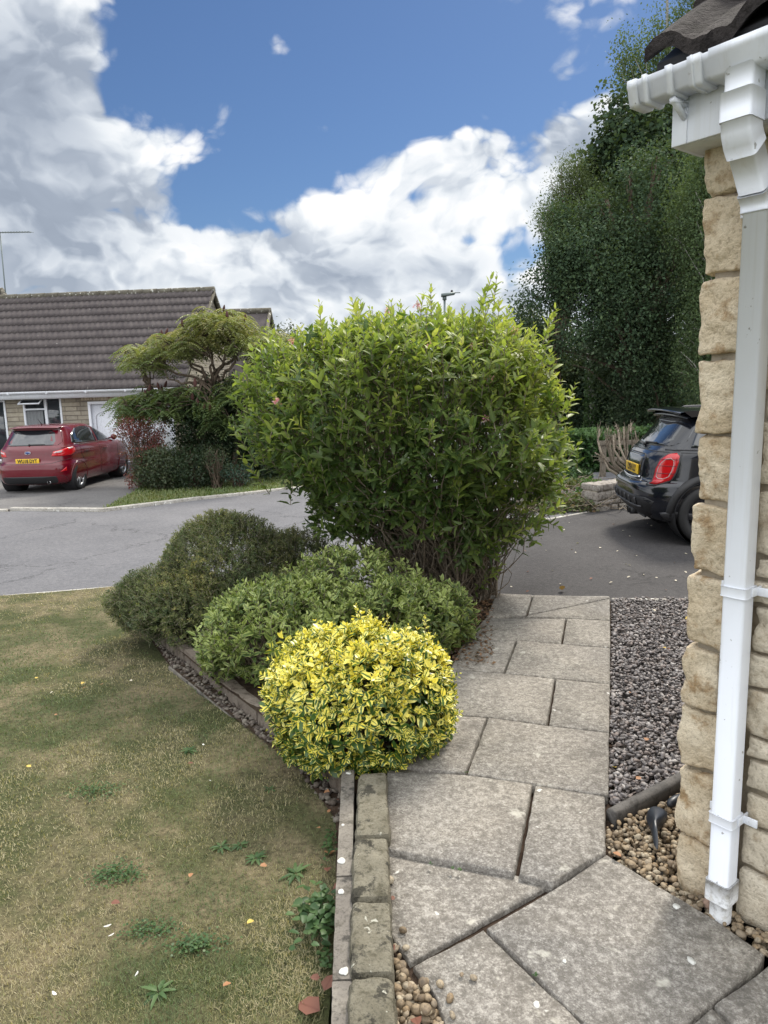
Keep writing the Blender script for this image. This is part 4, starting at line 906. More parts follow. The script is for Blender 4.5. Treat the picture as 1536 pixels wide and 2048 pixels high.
for y in (.72,3.21):
    for s in (1,-1): b=MB(); b.lathe([(.34,.0),(.34,-s*.30),(0,-s*.30)],30,(s*.82,y,.30),'x'); b.build('wheel_housing',M_trim,car,world=False)
rw_=patch(RC.rear,dens_poly([(-.60,1.03),(.60,1.03),(.645,1.10),(.56,1.335),(.50,1.36),(-.50,1.36),(-.56,1.335),(-.645,1.10)]),.004); rw_.build('rear_window',M_carglass,car,smooth=True,world=False)
for s in (1,-1):
    f=lambda y,z,o,s=s: RC.side(y,z,s,o)
    patch(f,dens_poly([(.62,1.06),(.80,1.035),(1.78,1.02),(1.80,1.385),(1.35,1.40),(1.0,1.37),(.72,1.24)]),.004).build('side_window',M_carglass,car,smooth=True,world=False)
    patch(f,dens_poly([(1.86,1.02),(2.80,1.0),(2.62,1.12),(2.2,1.32),(1.87,1.385)]),.004).build('side_window',M_carglass,car,smooth=True,world=False)
    g=lambda u,z,o,s=s: RC.corner(u,z,s,o)
    patch(g,dens_poly([(.50,.80),(.70,.79),(.98,.80),(1.12,.86),(1.10,.93),(1.02,.985),(.84,.965),(.70,.93),(.54,.90)],.025),.014).build('tail_light',M_redlens,car,smooth=True,world=False)
    patch(g,dens_poly([(.53,.862),(.72,.87),(.74,.925),(.58,.898)],.02),.018).build('reversing_light',M_clear,car,smooth=True,world=False)
    patch(g,dens_poly([(.86,.925),(1.02,.95),(1.02,.98),(.87,.962)],.02),.018).build('reversing_light',M_clear,car,smooth=True,world=False)
    patch(g,dens_poly([(.70,.46),(.86,.47),(.86,.56),(.80,.52)],.02),.008).build('reflector',M_redlens,car,smooth=True,world=False)
    b=MB(); b.tube(RC.side(np.linspace(.66,2.95,30),np.linspace(1.035,1.0,30)-.012,s,.006),.008,4); b.build('window_trim',M_chrome,car,world=False)
    for y0,y1,z in ((.98,1.2,.86),(1.95,2.17,.85)): b=MB(); b.tube(RC.side(np.linspace(y0,y1,8),np.full(8,z),s,.018),.014,6); b.build('door_handle',M_red,car,world=False)
    seam(RC,f,[(1.78,1.02),(1.83,.7),(1.82,.30)]).build('door_seam',M_trim,car,world=False)
    seam(RC,f,[(1.05,.58),(.86,.78),(.82,1.02)]).build('door_seam',M_trim,car,world=False)
    seam(RC,f,[(2.85,.98),(2.86,.6),(2.82,.30)]).build('door_seam',M_trim,car,world=False)
    b=MB(); m_=RC.side(np.array([2.72]),np.array([1.04]),s,.0)[0]; b.lathe([(0,-.05),(.06,-.045),(.075,0),(.065,.05),(0,.06)],14,m_+np.array([s*.13,0,.02]),'y'); b.tube([m_,m_+np.array([s*.1,0,0])],.018,5); b.build('door_mirror',M_red,car,smooth=True,world=False)
    for y in (.72,3.21): b=MB(); arch(b,0,y,.30,.335,.36,s,RC.side,th=.006); b.build('arch_lip',M_red,car,smooth=True,world=False)
    patch(lambda u,z,o,s=s: RC.front(u*s,z,o),dens_poly([(.45,.66),(.74,.70),(.78,.84),(.60,.82)]),.01).build('headlight',M_clear,car,world=False)
patch(RC.rear,rpoly(-.74,.74,.20,.37,.06),.010).build('bumper_trim',M_trim,car,smooth=True,world=False)
patch(RC.front,dens_poly([(-.62,1.04),(.62,1.04),(.52,1.34),(-.52,1.34)]),.004).build('windscreen',M_carglass,car,smooth=True,world=False)
patch(RC.front,rpoly(-.42,.42,.38,.56,.06),.006).build('grille',M_trim,car,world=False)
pl=patch(RC.rear,rpoly(-.26,.26,.655,.765,.012),.0); 
b=MB(); b.box((0,.048,.705),(.52,.012,.112)); npl=b.build('number_plate',M_plate,car,bevel=.004,world=False)
text_mesh('WU18 DYT',.108,.002,M_ink,npl,Matrix.Translation((0,.041,.705))@Matrix.Rotation(R_(90),4,'X'),.80)
b=MB(); b.lathe([(0,-.012),(.048,-.010),(.052,0)],24,(0,0,0),'y'); me_=b.build('badge',M_badge,car,smooth=True,world=False); me_.data.transform(Matrix.Translation((0,.098,.885))@Matrix.Diagonal((1.25,1,.52,1)))
b=MB(); a=np.arange(25)*2*np.pi/24; b.tube(np.stack([.066*np.cos(a),0*a+.088,.885+.028*np.sin(a)],-1),.004,5,False); b.build('badge_ring',M_chrome,car,world=False)
b=MB(); b.tube(RC.rear(np.linspace(-.02,.34,12),np.full(12,1.055),.016),.010,5); b.tube([RC.rear(np.array([0.]),np.array([1.03]),.0)[0],RC.rear(np.array([0.]),np.array([1.07]),.03)[0]],.02,6); b.build('rear_wiper',M_trim,car,world=False)
b=MB(); X=np.linspace(-.56,.56,24); G=np.array([np.stack([X,.50+.10*(np.abs(X)/.56)**3+y,1.432-.02*(np.abs(X)/.56)**2+z],-1) for y,z in ((.25,.014),(.0,.008),(-.15,-.004),(-.165,-.018),(-.14,-.024),(.06,-.02))]); b.grid(G,flip=False); b.build('spoiler',M_red,car,smooth=True,world=False)
b=MB(); b.tube([(0,.85,1.46),(0,.68,1.60)],[.012,.005],6); b.build('roof_aerial',M_trim,car,world=False)
seam(RC,RC.rear,[(-.78,.72),(-.5,.645),(0,.64),(.5,.645),(.78,.72)]).build('tailgate_seam',M_trim,car,world=False)
b=MB(); b.lathe([(.032,0),(.036,0),(.036,.08),(.03,.08)],16,(.42,.06,.235),'y'); b.build('exhaust',M_chrome,car,world=False)
# ---- black small hatchback
BC=Car([(.19,.34,3.6,.76,5.5),(.26,.16,3.75,.82,5.5),(.36,.06,3.84,.85,5.2),(.50,.01,3.86,.860,4.8),(.60,.0,3.86,.862,4.4),(.645,.025,3.85,.862,4.2),(.672,.085,3.84,.860,4.1),(.72,.105,3.83,.858,4.1),(.82,.115,3.8,.852,4.0),(.92,.145,3.55,.838,4.0),(.975,.185,3.2,.818,4.0),(1.00,.215,2.95,.795,4.2),(1.04,.26,2.85,.775,4.4),(1.20,.40,2.55,.728,4.6),(1.32,.50,2.3,.688,4.6),(1.355,.54,2.2,.660,4.5),(1.38,.60,2.1,.615,4.3),(1.396,.78,1.95,.48,3.8),(1.402,1.0,1.6,.2,3)])
HD=R_(95); mini=thing('parked_car','glossy black small hatchback with red tail lights parked behind the stone house corner','car',(0,0,0),-HD)
wc=gz(1385,1094,-.06); lx,ly=.835,.70                              # outer face of the near rear wheel
mini.location=(float(wc[0]-(math.cos(HD)*lx+math.sin(HD)*ly)),float(wc[1]-(-math.sin(HD)*lx+math.cos(HD)*ly)),-.052); mini.location.x+=.17
b=MB(); BC.body(b); bo=b.build('body',M_black,mini,smooth=True,world=False)
boolcut(bo,[((.9,.70,.33),.36,.7),((-.9,.70,.33),.36,.7),((.9,3.2,.33),.36,.7),((-.9,3.2,.33),.36,.7)])
for x in (.745,-.745):
    for y in (.70,3.2): wheel(mini,x,y,.318,.205,.235,10,M_darkalloy,True)
for y in (.70,3.2):
    for s in (1,-1): b=MB(); b.lathe([(.355,.0),(.355,-s*.34),(0,-s*.34)],30,(s*.83,y,.33),'x'); b.build('wheel_housing',M_trim,mini,world=False)
patch(BC.rear,dens_poly([(-.58,1.045),(0,1.02),(.58,1.045),(.655,1.10),(.60,1.31),(.55,1.345),(-.55,1.345),(-.60,1.31),(-.655,1.10)]),.004).build('rear_window',M_carglass,mini,smooth=True,world=False)
patch(BC.front,dens_poly([(-.62,1.02),(.62,1.02),(.56,1.32),(-.56,1.32)]),.004).build('windscreen',M_carglass,mini,smooth=True,world=False)
for s in (1,-1):
    f=lambda y,z,o,s=s: BC.side(y,z,s,o)
    patch(f,dens_poly([(.52,1.03),(1.30,1.02),(1.32,1.345),(.72,1.345),(.62,1.28)]),.004).build('side_window',M_carglass,mini,smooth=True,world=False)
    patch(f,dens_poly([(1.36,1.02),(2.7,1.01),(2.2,1.33),(1.38,1.345)]),.004).build('side_window',M_carglass,mini,smooth=True,world=False)
    g=lambda u,z,o,s=s: BC.corner(u,z,s,o)
    o_=[(.575,.68),(.61,.65),(.70,.645),(.77,.68),(.805,.78),(.81,.88),(.79,.945),(.73,.98),(.66,.965),(.605,.90),(.58,.80)]
    O=np.array(o_); O2=O.mean(0)+(O-O.mean(0))*1.13
    patch(g,dens_poly(O2,.02),.010).build('light_surround',M_trim2,mini,smooth=True,world=False)
    tl_=patch(g,dens_poly(o_,.02),.020).build('tail_light',M_redlens,mini,smooth=True,world=False)
    for k in (.76,.84,.91): b=MB(); b.tube(g(np.linspace(.60,.80,12),np.full(12,k),.0215),.0035,4); b.build('lens_rib',M_red,tl_,world=False)
    b=MB(); q=O.mean(0)+(dens_poly(o_,.02)-O.mean(0))*.66; q=np.vstack([q,q[:1]]); b.tube(g(q[:,0],q[:,1],.021),.004,4,False); b.build('lens_ring',M_clear,tl_,world=False)
    b=MB(); b.tube(BC.side(np.linspace(.30,2.9,40),np.full(40,1.008),s,.004),.010,4); b.build('window_trim',M_trim2,mini,world=False)
    for y in (.70,3.2): b=MB(); arch(b,0,y,.33,.345,.425,s,BC.side,-14,194,.014); b.build('arch_trim',M_trim,mini,smooth=True,world=False)
    patch(f,rpoly(1.05,2.85,.20,.30,.03),.012).build('sill_trim',M_trim,mini,smooth=True,world=False)
    patch(g,dens_poly([(.70,.22),(1.10,.22),(1.10,.34),(.92,.36),(.74,.34)],.03),.016).build('bumper_corner_trim',M_trim2,mini,smooth=True,world=False)
    b=MB(); b.lathe([(.036,0),(.044,-.0),(.044,.10),(.036,.10)],18,(s*.05,.075,.262),'y'); b.build('exhaust',M_trim2,mini,world=False)
    b=MB(); m_=BC.side(np.array([2.55]),np.array([1.05]),s)[0]; b.lathe([(0,-.07),(.07,-.05),(.085,0),(.07,.04),(0,.05)],14,m_+np.array([s*.14,0,.02]),'y'); b.tube([m_,m_+np.array([s*.12,0,0])],.02,5); b.build('door_mirror',M_black,mini,smooth=True,world=False)
    b=MB(); b.tube([(s*.55,.75,1.40),(s*.56,.85,1.435),(s*.56,1.9,1.44),(s*.55,2.0,1.405)],.012,6); b.build('roof_rail',M_trim2,mini,world=False)
patch(BC.rear,dens_poly([(-.60,.30),(-.40,.22),(.40,.22),(.60,.30),(.68,.46),(.60,.50),(-.60,.50),(-.68,.46)]),.016).build('bumper_grille',M_trim,mini,smooth=True,world=False)
b=MB()
for x in (-.46,-.28,-.10,.10,.28,.46): b.tube(BC.rear(np.full(4,x),np.linspace(.40,.48,4),.022),.012,4)
b.tube(BC.rear(np.linspace(-.55,.55,20),np.full(20,.385),.024),.012,5); b.tube(BC.rear(np.linspace(-.40,.40,20),np.full(20,.25),.026),.014,5); b.build('diffuser_bars',M_trim2,mini,world=False)
pl_=patch(BC.rear,rpoly(-.36,.36,.68,.93,.05),.004); pl_.build('boot_panel',M_black,mini,smooth=True,world=False)
b=MB(); b.box((0,.098,.765),(.52,.012,.112)); npl=b.build('number_plate',M_plate,mini,bevel=.004,world=False)
text_mesh('LV24 LLY',.108,.002,M_ink,npl,Matrix.Translation((0,.091,.765))@Matrix.Rotation(R_(90),4,'X'),.82)
b=MB(); b.tube(BC.rear(np.linspace(-.34,.34,20),.672+.02*(np.linspace(-1,1,20))**2,.010),.012,6); b.build('chrome_strip',M_chrome,mini,smooth=True,world=False)
q=dens_poly([(-.36,.70),(-.36,.90),(-.30,.945),(.30,.945),(.36,.90),(.36,.70)],.03); b=MB(); b.tube(BC.rear(q[:,0],q[:,1],.004),.006,5,False); b.build('boot_seam',M_trim,mini,world=False)
seam(BC,BC.rear,[(-.80,.975),(-.5,.985),(0,.985),(.5,.985),(.80,.975)]).build('tailgate_seam',M_trim,mini,world=False)
seam(BC,BC.rear,[(-.5,.66),(-.2,.640),(.2,.640),(.5,.66)]).build('tailgate_seam',M_trim,mini,world=False)
b=MB()                                                            # two-deck spoiler
X=np.linspace(-.62,.62,30); e=(np.abs(X)/.62)
for prof,dz,y0 in (([(.34,.012),(.0,.020),(-.19,.006),(-.21,-.006),(-.19,-.018),(.05,-.014)],1.425,.57),([(.16,.006),(-.05,.004),(-.13,-.010),(-.11,-.022),(.10,-.016)],1.378,.57)):
    G=np.array([np.stack([X,y0+y+.05*e**4,dz+z-.030*e**3],-1) for y,z in prof]); b.grid(G,cu=True)
    for k in (0,29): pass
for s in (-1,1): b.add([(s*.62,.46,1.412),(s*.62,.74,1.425),(s*.62,.74,1.36),(s*.62,.54,1.35)],[(0,1,2,3)]); b.add([(s*.61,.46,1.412),(s*.61,.74,1.425),(s*.61,.74,1.36),(s*.61,.54,1.35)],[(0,1,2,3)])
b.build('spoiler',M_black,mini,smooth=True,world=False)
b=MB(); b.tube(BC.rear(np.linspace(-.02,.34,12),np.full(12,1.055)+.012*np.linspace(0,1,12),.022),.011,5); b.tube([BC.rear(np.array([0.]),np.array([1.02]),.0)[0],BC.rear(np.array([0.]),np.array([1.05]),.035)[0]],.024,8); b.build('rear_wiper',M_trim,mini,world=False)
b=MB(); th=np.linspace(0,1,8); G=np.array([[(x*(1-.5*t),1.05+y*(1-.3*t)+t*.03,1.412+.055*math.sin(t*1.5)) for x,y in ((-.04,-.09),(.04,-.09),(.035,.09),(-.035,.09))] for t in th]); b.grid(G,cv=True,flip=True); b.build('roof_aerial',M_trim,mini,smooth=True,world=False)
# ================================================================== LOOSE GROUND STONES
def inpoly(P,poly):
    x,y=P[:,0],P[:,1]; c=np.zeros(len(P),bool); n=len(poly)
    for i in range(n):
        x1,y1=poly[i][:2]; x2,y2=poly[(i+1)%n][:2]
        t=((y1>y)!=(y2>y))&(x<(x2-x1)*(y-y1)/((y2-y1) if y2!=y1 else 1e-9)+x1); c^=t
    return c
def scatter(poly,dens,rg,wfn=None):
    P=np.array(poly)[:,:2]; mn,mxx=P.min(0),P.max(0); n=int(np.prod(mxx-mn)*dens)
    Q=rg.random((n,2))*(mxx-mn)+mn; Q=Q[inpoly(Q,P)]
    if wfn is not None: Q=Q[rg.random(len(Q))<wfn(Q)]
    return Q
def rotm(rg,n,tilt=.5):
    a=rg.random(n)*2*np.pi; t=rg.normal(0,tilt,n); u=rg.random(n)*2*np.pi
    ca,sa,ct,st,cu,su=np.cos(a),np.sin(a),np.cos(t),np.sin(t),np.cos(u),np.sin(u); z=0*a
    Rz=np.stack([ca,-sa,z,sa,ca,z,z,z,z+1],-1).reshape(n,3,3); Rx=np.stack([z+1,z,z,z,ct,-st,z,st,ct],-1).reshape(n,3,3); Ru=np.stack([cu,-su,z,su,cu,z,z,z,z+1],-1).reshape(n,3,3)
    return Ru@Rx@Rz
def stones(name,P,size,flat,rg,mat,kind='ico',tilt=.5,parent=None):
    n=len(P)
    if kind=='ico':
        import bmesh
        bm=bmesh.new(); bmesh.ops.create_icosphere(bm,subdivisions=2,radius=1); T=np.array([v.co[:] for v in bm.verts]); Fc=np.array([[v.index for v in f.verts] for f in bm.faces]); bm.free()
    else:
        T=np.array([(-1,-.6,-1),(1,-.8,-1),(.8,.8,-1),(-.7,.9,-1),(-.8,-.5,1),(.7,-.7,1),(.9,.5,1),(-.5,.8,1)],float)*.8; Fc=np.array([(0,3,2,1),(4,5,6,7),(0,1,5,4),(1,2,6,5),(2,3,7,6),(3,0,4,7)])
    s=size*rg.uniform(.55,1.35,(n,1))*np.stack([rg.uniform(.8,1.3,n),rg.uniform(.65,1.,n),flat*rg.uniform(.6,1.3,n)],-1)
    V=np.broadcast_to(T[None],(n,)+T.shape).copy()
    if kind=='ico': V=V*(1+.22*np.repeat(rg.normal(size=(n,1,1)),1,1)*0+.30*fbm(V*0.9+rg.random((n,1,3))*60,1.,2,1)[...,None])
    else: V=V+rg.normal(0,.22,V.shape)
    V=V*s[:,None]; V=np.einsum('nij,nkj->nki',rotm(rg,n,tilt),V)+P[:,None]
    k=len(T); loops=(np.arange(n)*k)[:,None]+Fc.ravel()[None]; at=np.zeros((n,k,3)); at[...,2]=rg.random(n)[:,None]
    me=npmesh(name,V,loops.ravel(),np.full(n*len(Fc),Fc.shape[1]),mat,kind=='ico',at); return link(name,me,parent)
def stonebit_mat(name,cols,rough=.85):
    m,nt=newmat(name); a=nd(nt,'ShaderNodeAttribute',attribute_name='lv',attribute_type='GEOMETRY'); r=nd(nt,'ShaderNodeSeparateXYZ',{0:a.outputs['Vector']}).outputs[2]
    c=rmp(nt,r,[(i/(len(cols)-1),k) for i,k in enumerate(cols)]); n=nz(nt,pos(nt),120,3,.6); c=mx(nt,rmp(nt,n,[(.35,.5),(.55,0.)]),c,(.06,.05,.04)); fin(nt,c,rough,bump=n,bs=.4,bd=.003,spec=.3); return m
M_slate=stonebit_mat('slate_chips',[(.09,.08,.08),(.19,.175,.175),(.28,.26,.26),(.21,.17,.155),(.42,.40,.39)],.6)
M_pebble=stonebit_mat('pebbles',[(.13,.095,.06),(.30,.23,.15),(.17,.13,.09),(.44,.38,.28),(.25,.175,.10),(.36,.30,.22)],.7)
M_dpebble=stonebit_mat('dark_stones',[(.05,.04,.035),(.12,.10,.085),(.20,.18,.15),(.08,.06,.05)],.9)
rg=np.random.default_rng(11)
GA=[gz(1224,1192,0),gz(1222,1400,0),gz(1219,1600,0),gz(1240,1606,0),gz(1385,1535,0),(1.9,3.1),(2.9,4.2),(4.2,5.05),gz(1440,1193,0)]
Q=scatter([p[:2] for p in GA],5200,rg); P=np.c_[Q,-.050+rg.random(len(Q))*.045]
tag(stones('slate_chips',P,.0135,.36,rg,M_slate,'chip',.45),'grey and plum slate chips filling the bed beside the path','gravel',kind='stuff')
PB=[gz(1214,1640,0),gz(1232,1634,0),gz(1395,1556,0),gz(1400,1700,0),gz(1420,1790,0),hp(-.02,.02,0),hp(-.6,.02,0),hp(-.6,.30,0),gz(1528,1900,-.02),gz(1430,1832,-.02),gz(1345,1785,-.02),gz(1215,1702,-.02)]
Q=scatter([p[:2] for p in PB],6500,rg); P=np.c_[Q,-.065+rg.random(len(Q))*.045]
st_=stones('pebbles',P,.0105,.7,rg,M_pebble); tag(st_,'cream and tan rounded pebbles between the paving and the house','gravel',kind='stuff')
PC=[gz(788,1880,0),gz(824,1932,0),gz(868,1985,0),gz(886,2030,0),gz(935,2140,0),gz(792,2160,0)]
Q=scatter([p[:2] for p in PC],6500,rg); P=np.c_[Q,-.055+rg.random(len(Q))*.045]
Q2=np.array([gz(x,y,-.012) for x,y in ((853,1962),(880,1968),(923,1949),(948,1955),(868,2008),(900,1996),(905,2030),(830,1975),(806,1860),(812,1895),(780,1760))])
P=np.vstack([P,Q2]); tag(stones('pebbles',P,.0125,.75,rg,M_pebble),'tan pebbles wedged between the low wall and the paving','gravel',kind='stuff')
ST=[gz(690,1560,-.1),gz(560,1450,-.1),gz(420,1330,-.1),gz(300,1250,-.12),gz(345,1330,-.15),gz(600,1553,-.14),gz(680,1640,-.1)]
Q=scatter([p[:2] for p in ST],3200,rg); P=np.c_[Q,lz(Q[:,0],Q[:,1])-.004+rg.random(len(Q))*.03]
tag(stones('dark_stones',P,.013,.6,rg,M_dpebble),'dark soil-stained stones in the strip between lawn edging and bed kerb','gravel',kind='stuff')
struct(poly_sheet('stony_strip',[tuple(p[:2]) for p in (gz(700,1565,-.05),gz(280,1232,-.12),gz(345,1335,-.15),gz(600,1556,-.145),gz(672,1640,-.12),gz(672,1760,-.12),gz(690,1760,-.1))],lz,M_soil,.1,.012))
# ================================================================== FOLIAGE
# ---- big arching bush with pink flowers
WL=leaf_mat('weigela_leaf',[(.055,.098,.030),(.10,.155,.042),(.18,.24,.06),(.30,.35,.09),(.46,.46,.14)],tf=.42,rough=.42,vein=(.20,.28,.09))
rg=np.random.default_rng(21)
bush=thing('flowering_bush','tall arching green bush with a few pink flowers behind the low bushes','bush',(.48,5.75,-.12))
WCX=lambda z: .50-.33*ss(.1,1.5,z); WCY=lambda z: 5.75-.05*ss(0,1.5,z)
prof=[(.12,.34),(.35,.62),(.62,.86),(.9,1.03),(1.2,1.17),(1.55,1.23),(1.85,1.18),(2.03,1.02),(2.15,.78),(2.21,.40),(2.22,.0)]
P,N=profile_points(rg,2900,prof,WCX,WCY,.86,.20,2.6,3,inner=.30)
keep=(P[:,2]>.75)|(rg.random(len(P))<np.clip((P[:,2]+.05)/.9,0.12,1)); keep&=~((P[:,2]<.95)&(vnoise(P,3.,8)>.25)); P,N=P[keep],N[keep]
low=1-ss(.3,1.5,P[:,2])
D=nrm(N*.55+np.array([0,0,1.])*(.75-.9*low)[:,None]+rg.normal(0,.28,P.shape))
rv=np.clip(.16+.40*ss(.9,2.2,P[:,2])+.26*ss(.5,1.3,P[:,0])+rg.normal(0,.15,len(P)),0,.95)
a=shoots(P,D,5,.040,.102,.38,rg,(62,22),rv,.10,.3)
# long water shoots standing proud of the outline
LSp=np.array([gy(985,548,5.5),gy(1112,622,5.3),gy(1150,770,5.3),gy(1122,1008,5.2),gy(462,852,5.4),gy(480,910,5.4),gy(862,575,5.6),gy(705,606,5.6),gy(1130,912,5.2),gy(1090,1010,5.1),gy(1060,1055,5.1),gy(550,672,5.6),gy(1000,600,5.5),gy(640,628,5.7),gy(930,612,5.6),gy(800,606,5.6),gy(1136,858,5.3),gy(1005,1130,5.3)])
ex=[]                                                              # more proud shoots all over the top
for _ in range(70):
    a_=rg.random()*2*np.pi; r_=rg.uniform(.2,1.15); ex.append(np.array([.17+r_*math.cos(a_)*1.0,5.7+r_*.86*math.sin(a_),2.27-.16*(r_/1.12)**4+rg.uniform(-.10,.07)]))
for cx_,cy_ in ((985,548),(1000,565),(970,575),(992,600),(1112,622),(1100,640),(862,575),(850,590),(705,606)): ex.append(gy(cx_+rg.normal(0,5),cy_+rg.normal(0,6),5.4+rg.uniform(-.15,.15)))
LSp=np.vstack([LSp,np.array(ex)])
LD=nrm(nrm(LSp-np.array([.3,5.7,1.0]))*.5+np.array([0,0,.6])+rg.normal(0,.12,LSp.shape))
a2=shoots(LSp,LD,9,.045,.100,.38,rg,(58,25),np.clip(.62+rg.normal(0,.1,len(LSp)),0,1),.06,.3)
# loose inner leaves
Pi,Ni=profile_points(rg,900,prof,WCX,WCY,.86,.10,1.7,3,inner=.9); keep=Pi[:,2]>.5; Pi,Ni=Pi[keep],Ni[keep]
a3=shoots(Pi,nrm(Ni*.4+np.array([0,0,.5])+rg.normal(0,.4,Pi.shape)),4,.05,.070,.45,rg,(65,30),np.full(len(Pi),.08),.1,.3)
cat=[np.concatenate([x[i] for x in (a,a2,a3)]) for i in range(6)]
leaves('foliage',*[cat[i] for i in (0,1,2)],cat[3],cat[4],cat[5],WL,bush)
tw=twigs('twigs',a[6][::1],.0018,.0032,M_twig,bush); twigs('twigs',a2[6],.002,.004,M_twig,bush)
k=230; i=rg.choice(len(P),k,False); ba=rg.random(k)*2*np.pi; br=.30*np.sqrt(rg.random(k))
base=np.stack([.50+br*1.25*np.cos(ba),5.72+br*np.sin(ba),np.full(k,-.12)],-1)
tip=P[i]-N[i]*.12; base[:,0]+=(tip[:,0]-.4)*.10
twigs('stems',curves_to(base,tip,rg,12,wob=.07),.011,.0035,M_twig,bush,5)
P2,N2=profile_points(rg,240,[(.1,.3),(.35,.55),(.65,.85),(.95,1.0)],WCX,WCY,.86,.10,1.7,3,inner=.1)
ba=rg.random(240)*2*np.pi; base=np.stack([.50+.38*np.cos(ba),5.72+.28*np.sin(ba),np.full(240,-.12)],-1)
twigs('twigs',curves_to(base,P2,rg,9,wob=.06),.006,.002,M_twig,bush,4)
FLm=leaf_mat('flower_petal',[(.62,.22,.34),(.75,.38,.48),(.82,.60,.64)],tf=.3,rough=.6)
for x,y,Y in ((553,803,4.95),(973,838,4.85),(775,716,5.0),(584,682,5.1),(1028,664,5.2),(832,712,5.0),(856,694,5.1),(943,694,5.05),(775,624,5.4),(835,612,5.5),(795,662,5.2),(980,760,4.9)):
    c=gy(x,y,Y); n=26; Pf=c+rg.normal(0,.012,(n,3))+np.array([0,0,.0]); Af=nrm(rg.normal(size=(n,3))+np.array([0,-.6,.5]))
    leaves('flower',Pf,Af,nrm(rg.normal(size=(n,3))),.022,.012,rg.random(n),FLm,bush,detail=False)
# ---- yellow variegated bush
YL=leaf_mat('yellow_variegated_leaf',[(.045,.10,.02),(.07,.14,.025),(.12,.19,.035)],tf=.22,rough=.32,edge=((.80,.66,.06),(.84,.78,.24)),spec=.5)
rg=np.random.default_rng(31)
yb=thing('variegated_bush','rounded bright yellow variegated bush at the far end of the low stone wall','bush',(-.06,3.22,-.1))
prof=[(-.09,.26),(.02,.38),(.14,.445),(.28,.46),(.40,.42),(.49,.33),(.555,.19),(.58,.0)]
P,N=profile_points(rg,2150,prof,-.128,3.20,.80,.13,2.6,5,inner=.07); P=np.array([-.128,3.20,.0])+(P-np.array([-.128,3.20,.0]))*np.array([1.05,1.05,1.]); st_i=rg.choice(len(P),70,False); P[st_i]+=N[st_i]*rg.uniform(.02,.06,(70,1))+np.array([0,0,.012])
D=nrm(N*.9+np.array([0,0,.35])+rg.normal(0,.3,P.shape))
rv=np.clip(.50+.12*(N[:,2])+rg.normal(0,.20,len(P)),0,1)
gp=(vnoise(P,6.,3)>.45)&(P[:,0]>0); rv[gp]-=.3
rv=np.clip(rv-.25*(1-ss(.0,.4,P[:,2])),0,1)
a=shoots(P,D,3,.022,.053,.60,rg,(68,32),rv,.0,.1)
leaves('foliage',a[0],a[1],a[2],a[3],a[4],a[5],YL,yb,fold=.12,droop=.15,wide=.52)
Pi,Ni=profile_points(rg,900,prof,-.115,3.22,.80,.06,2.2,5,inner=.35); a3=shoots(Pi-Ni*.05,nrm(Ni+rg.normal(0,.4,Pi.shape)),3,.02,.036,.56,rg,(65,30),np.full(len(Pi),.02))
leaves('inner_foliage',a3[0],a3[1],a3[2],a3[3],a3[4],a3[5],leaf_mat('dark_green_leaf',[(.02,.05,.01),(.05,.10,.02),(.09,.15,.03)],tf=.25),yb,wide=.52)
T2=np.array([gy(712,1210,3.35),gy(738,1222,3.3),gy(850,1232,3.2),gy(775,1228,3.35)]); a=shoots(T2,nrm(np.array([[0,0,1.]]*4)+rg.normal(0,.1,(4,3))),6,.016,.030,.55,rg,(60,30),np.full(4,.55)); leaves('shoot_leaves',a[0],a[1],a[2],a[3],a[4],a[5],YL,yb,wide=.52); [twigs('shoot_stem',a[6][j_:j_+1],.0015,.002,M_twig,yb) for j_ in range(4)]
b_=np.stack([-.06+rg.normal(0,.06,40),3.22+rg.normal(0,.05,40),np.full(40,-.1)],-1); twigs('stems',curves_to(b_,P[:40]-N[:40]*.05,rg,7,wob=.02),.006,.002,M_twig,yb,5)
# ---- green evergreen bush behind it
GL=leaf_mat('green_bush_leaf',[(.06,.10,.03),(.12,.17,.05),(.20,.25,.08),(.32,.36,.15)],tf=.25,rough=.4,edge=((.27,.34,.09),(.42,.47,.18)))
rg=np.random.default_rng(41)
gb=thing('evergreen_bush','spreading mid green bush with pale-edged leaves between the yellow bush and the tall bush','bush',(-.45,4.3,-.1))
def mound(n,prof,cx,cy,ry,seed,inner,xs=1.,noise=.1):
    P,N=profile_points(rg,n,prof,cx,cy,ry,noise,2.0,seed,inner=inner); P[:,0]=cx+(P[:,0]-cx)*xs; return P,N
sets=[]
for cx,cy,r,h,n,sd2 in ((-.62,4.32,.58,.52,1150,3),(.02,4.42,.46,.50,680,6),(.30,4.60,.32,.42,330,9),(-.25,4.75,.58,.62,560,12)):
    prof=[(-.08,r*.72),(.08,r*.92),(h*.42,r),(h*.70,r*.88),(h*.90,r*.58),(h*.985,r*.25),(h,.0)]
    P,N=mound(n,prof,cx,cy,.9,sd2,.10); sets.append((P,N))
P=np.vstack([s[0] for s in sets]); N=np.vstack([s[1] for s in sets])
D=nrm(N*.6+np.array([0,0,.6])+rg.normal(0,.35,P.shape)); rv=np.clip(.42+rg.normal(0,.2,len(P))+.15*vnoise(P,4.,2),0,1)
keep=vnoise(P,7.,5)>-.55; P,N,D,rv=P[keep],N[keep],D[keep],rv[keep]
a=shoots(P,D,4,.026,.068,.40,rg,(60,28),rv,.05,.2); leaves('foliage',a[0],a[1],a[2],a[3],a[4],a[5],GL,gb,fold=.15,droop=.2)
twigs('twigs',a[6],.0013,.0022,M_twig,gb)
i=rg.choice(len(P),260,False); b_=np.stack([P[i,0]*.6-.15+rg.normal(0,.1,260),4.4+(P[i,1]-4.4)*.5,np.full(260,-.1)],-1); twigs('stems',curves_to(b_,P[i]-N[i]*.06,rg,8,wob=.03),.006,.002,M_twig,gb,4)
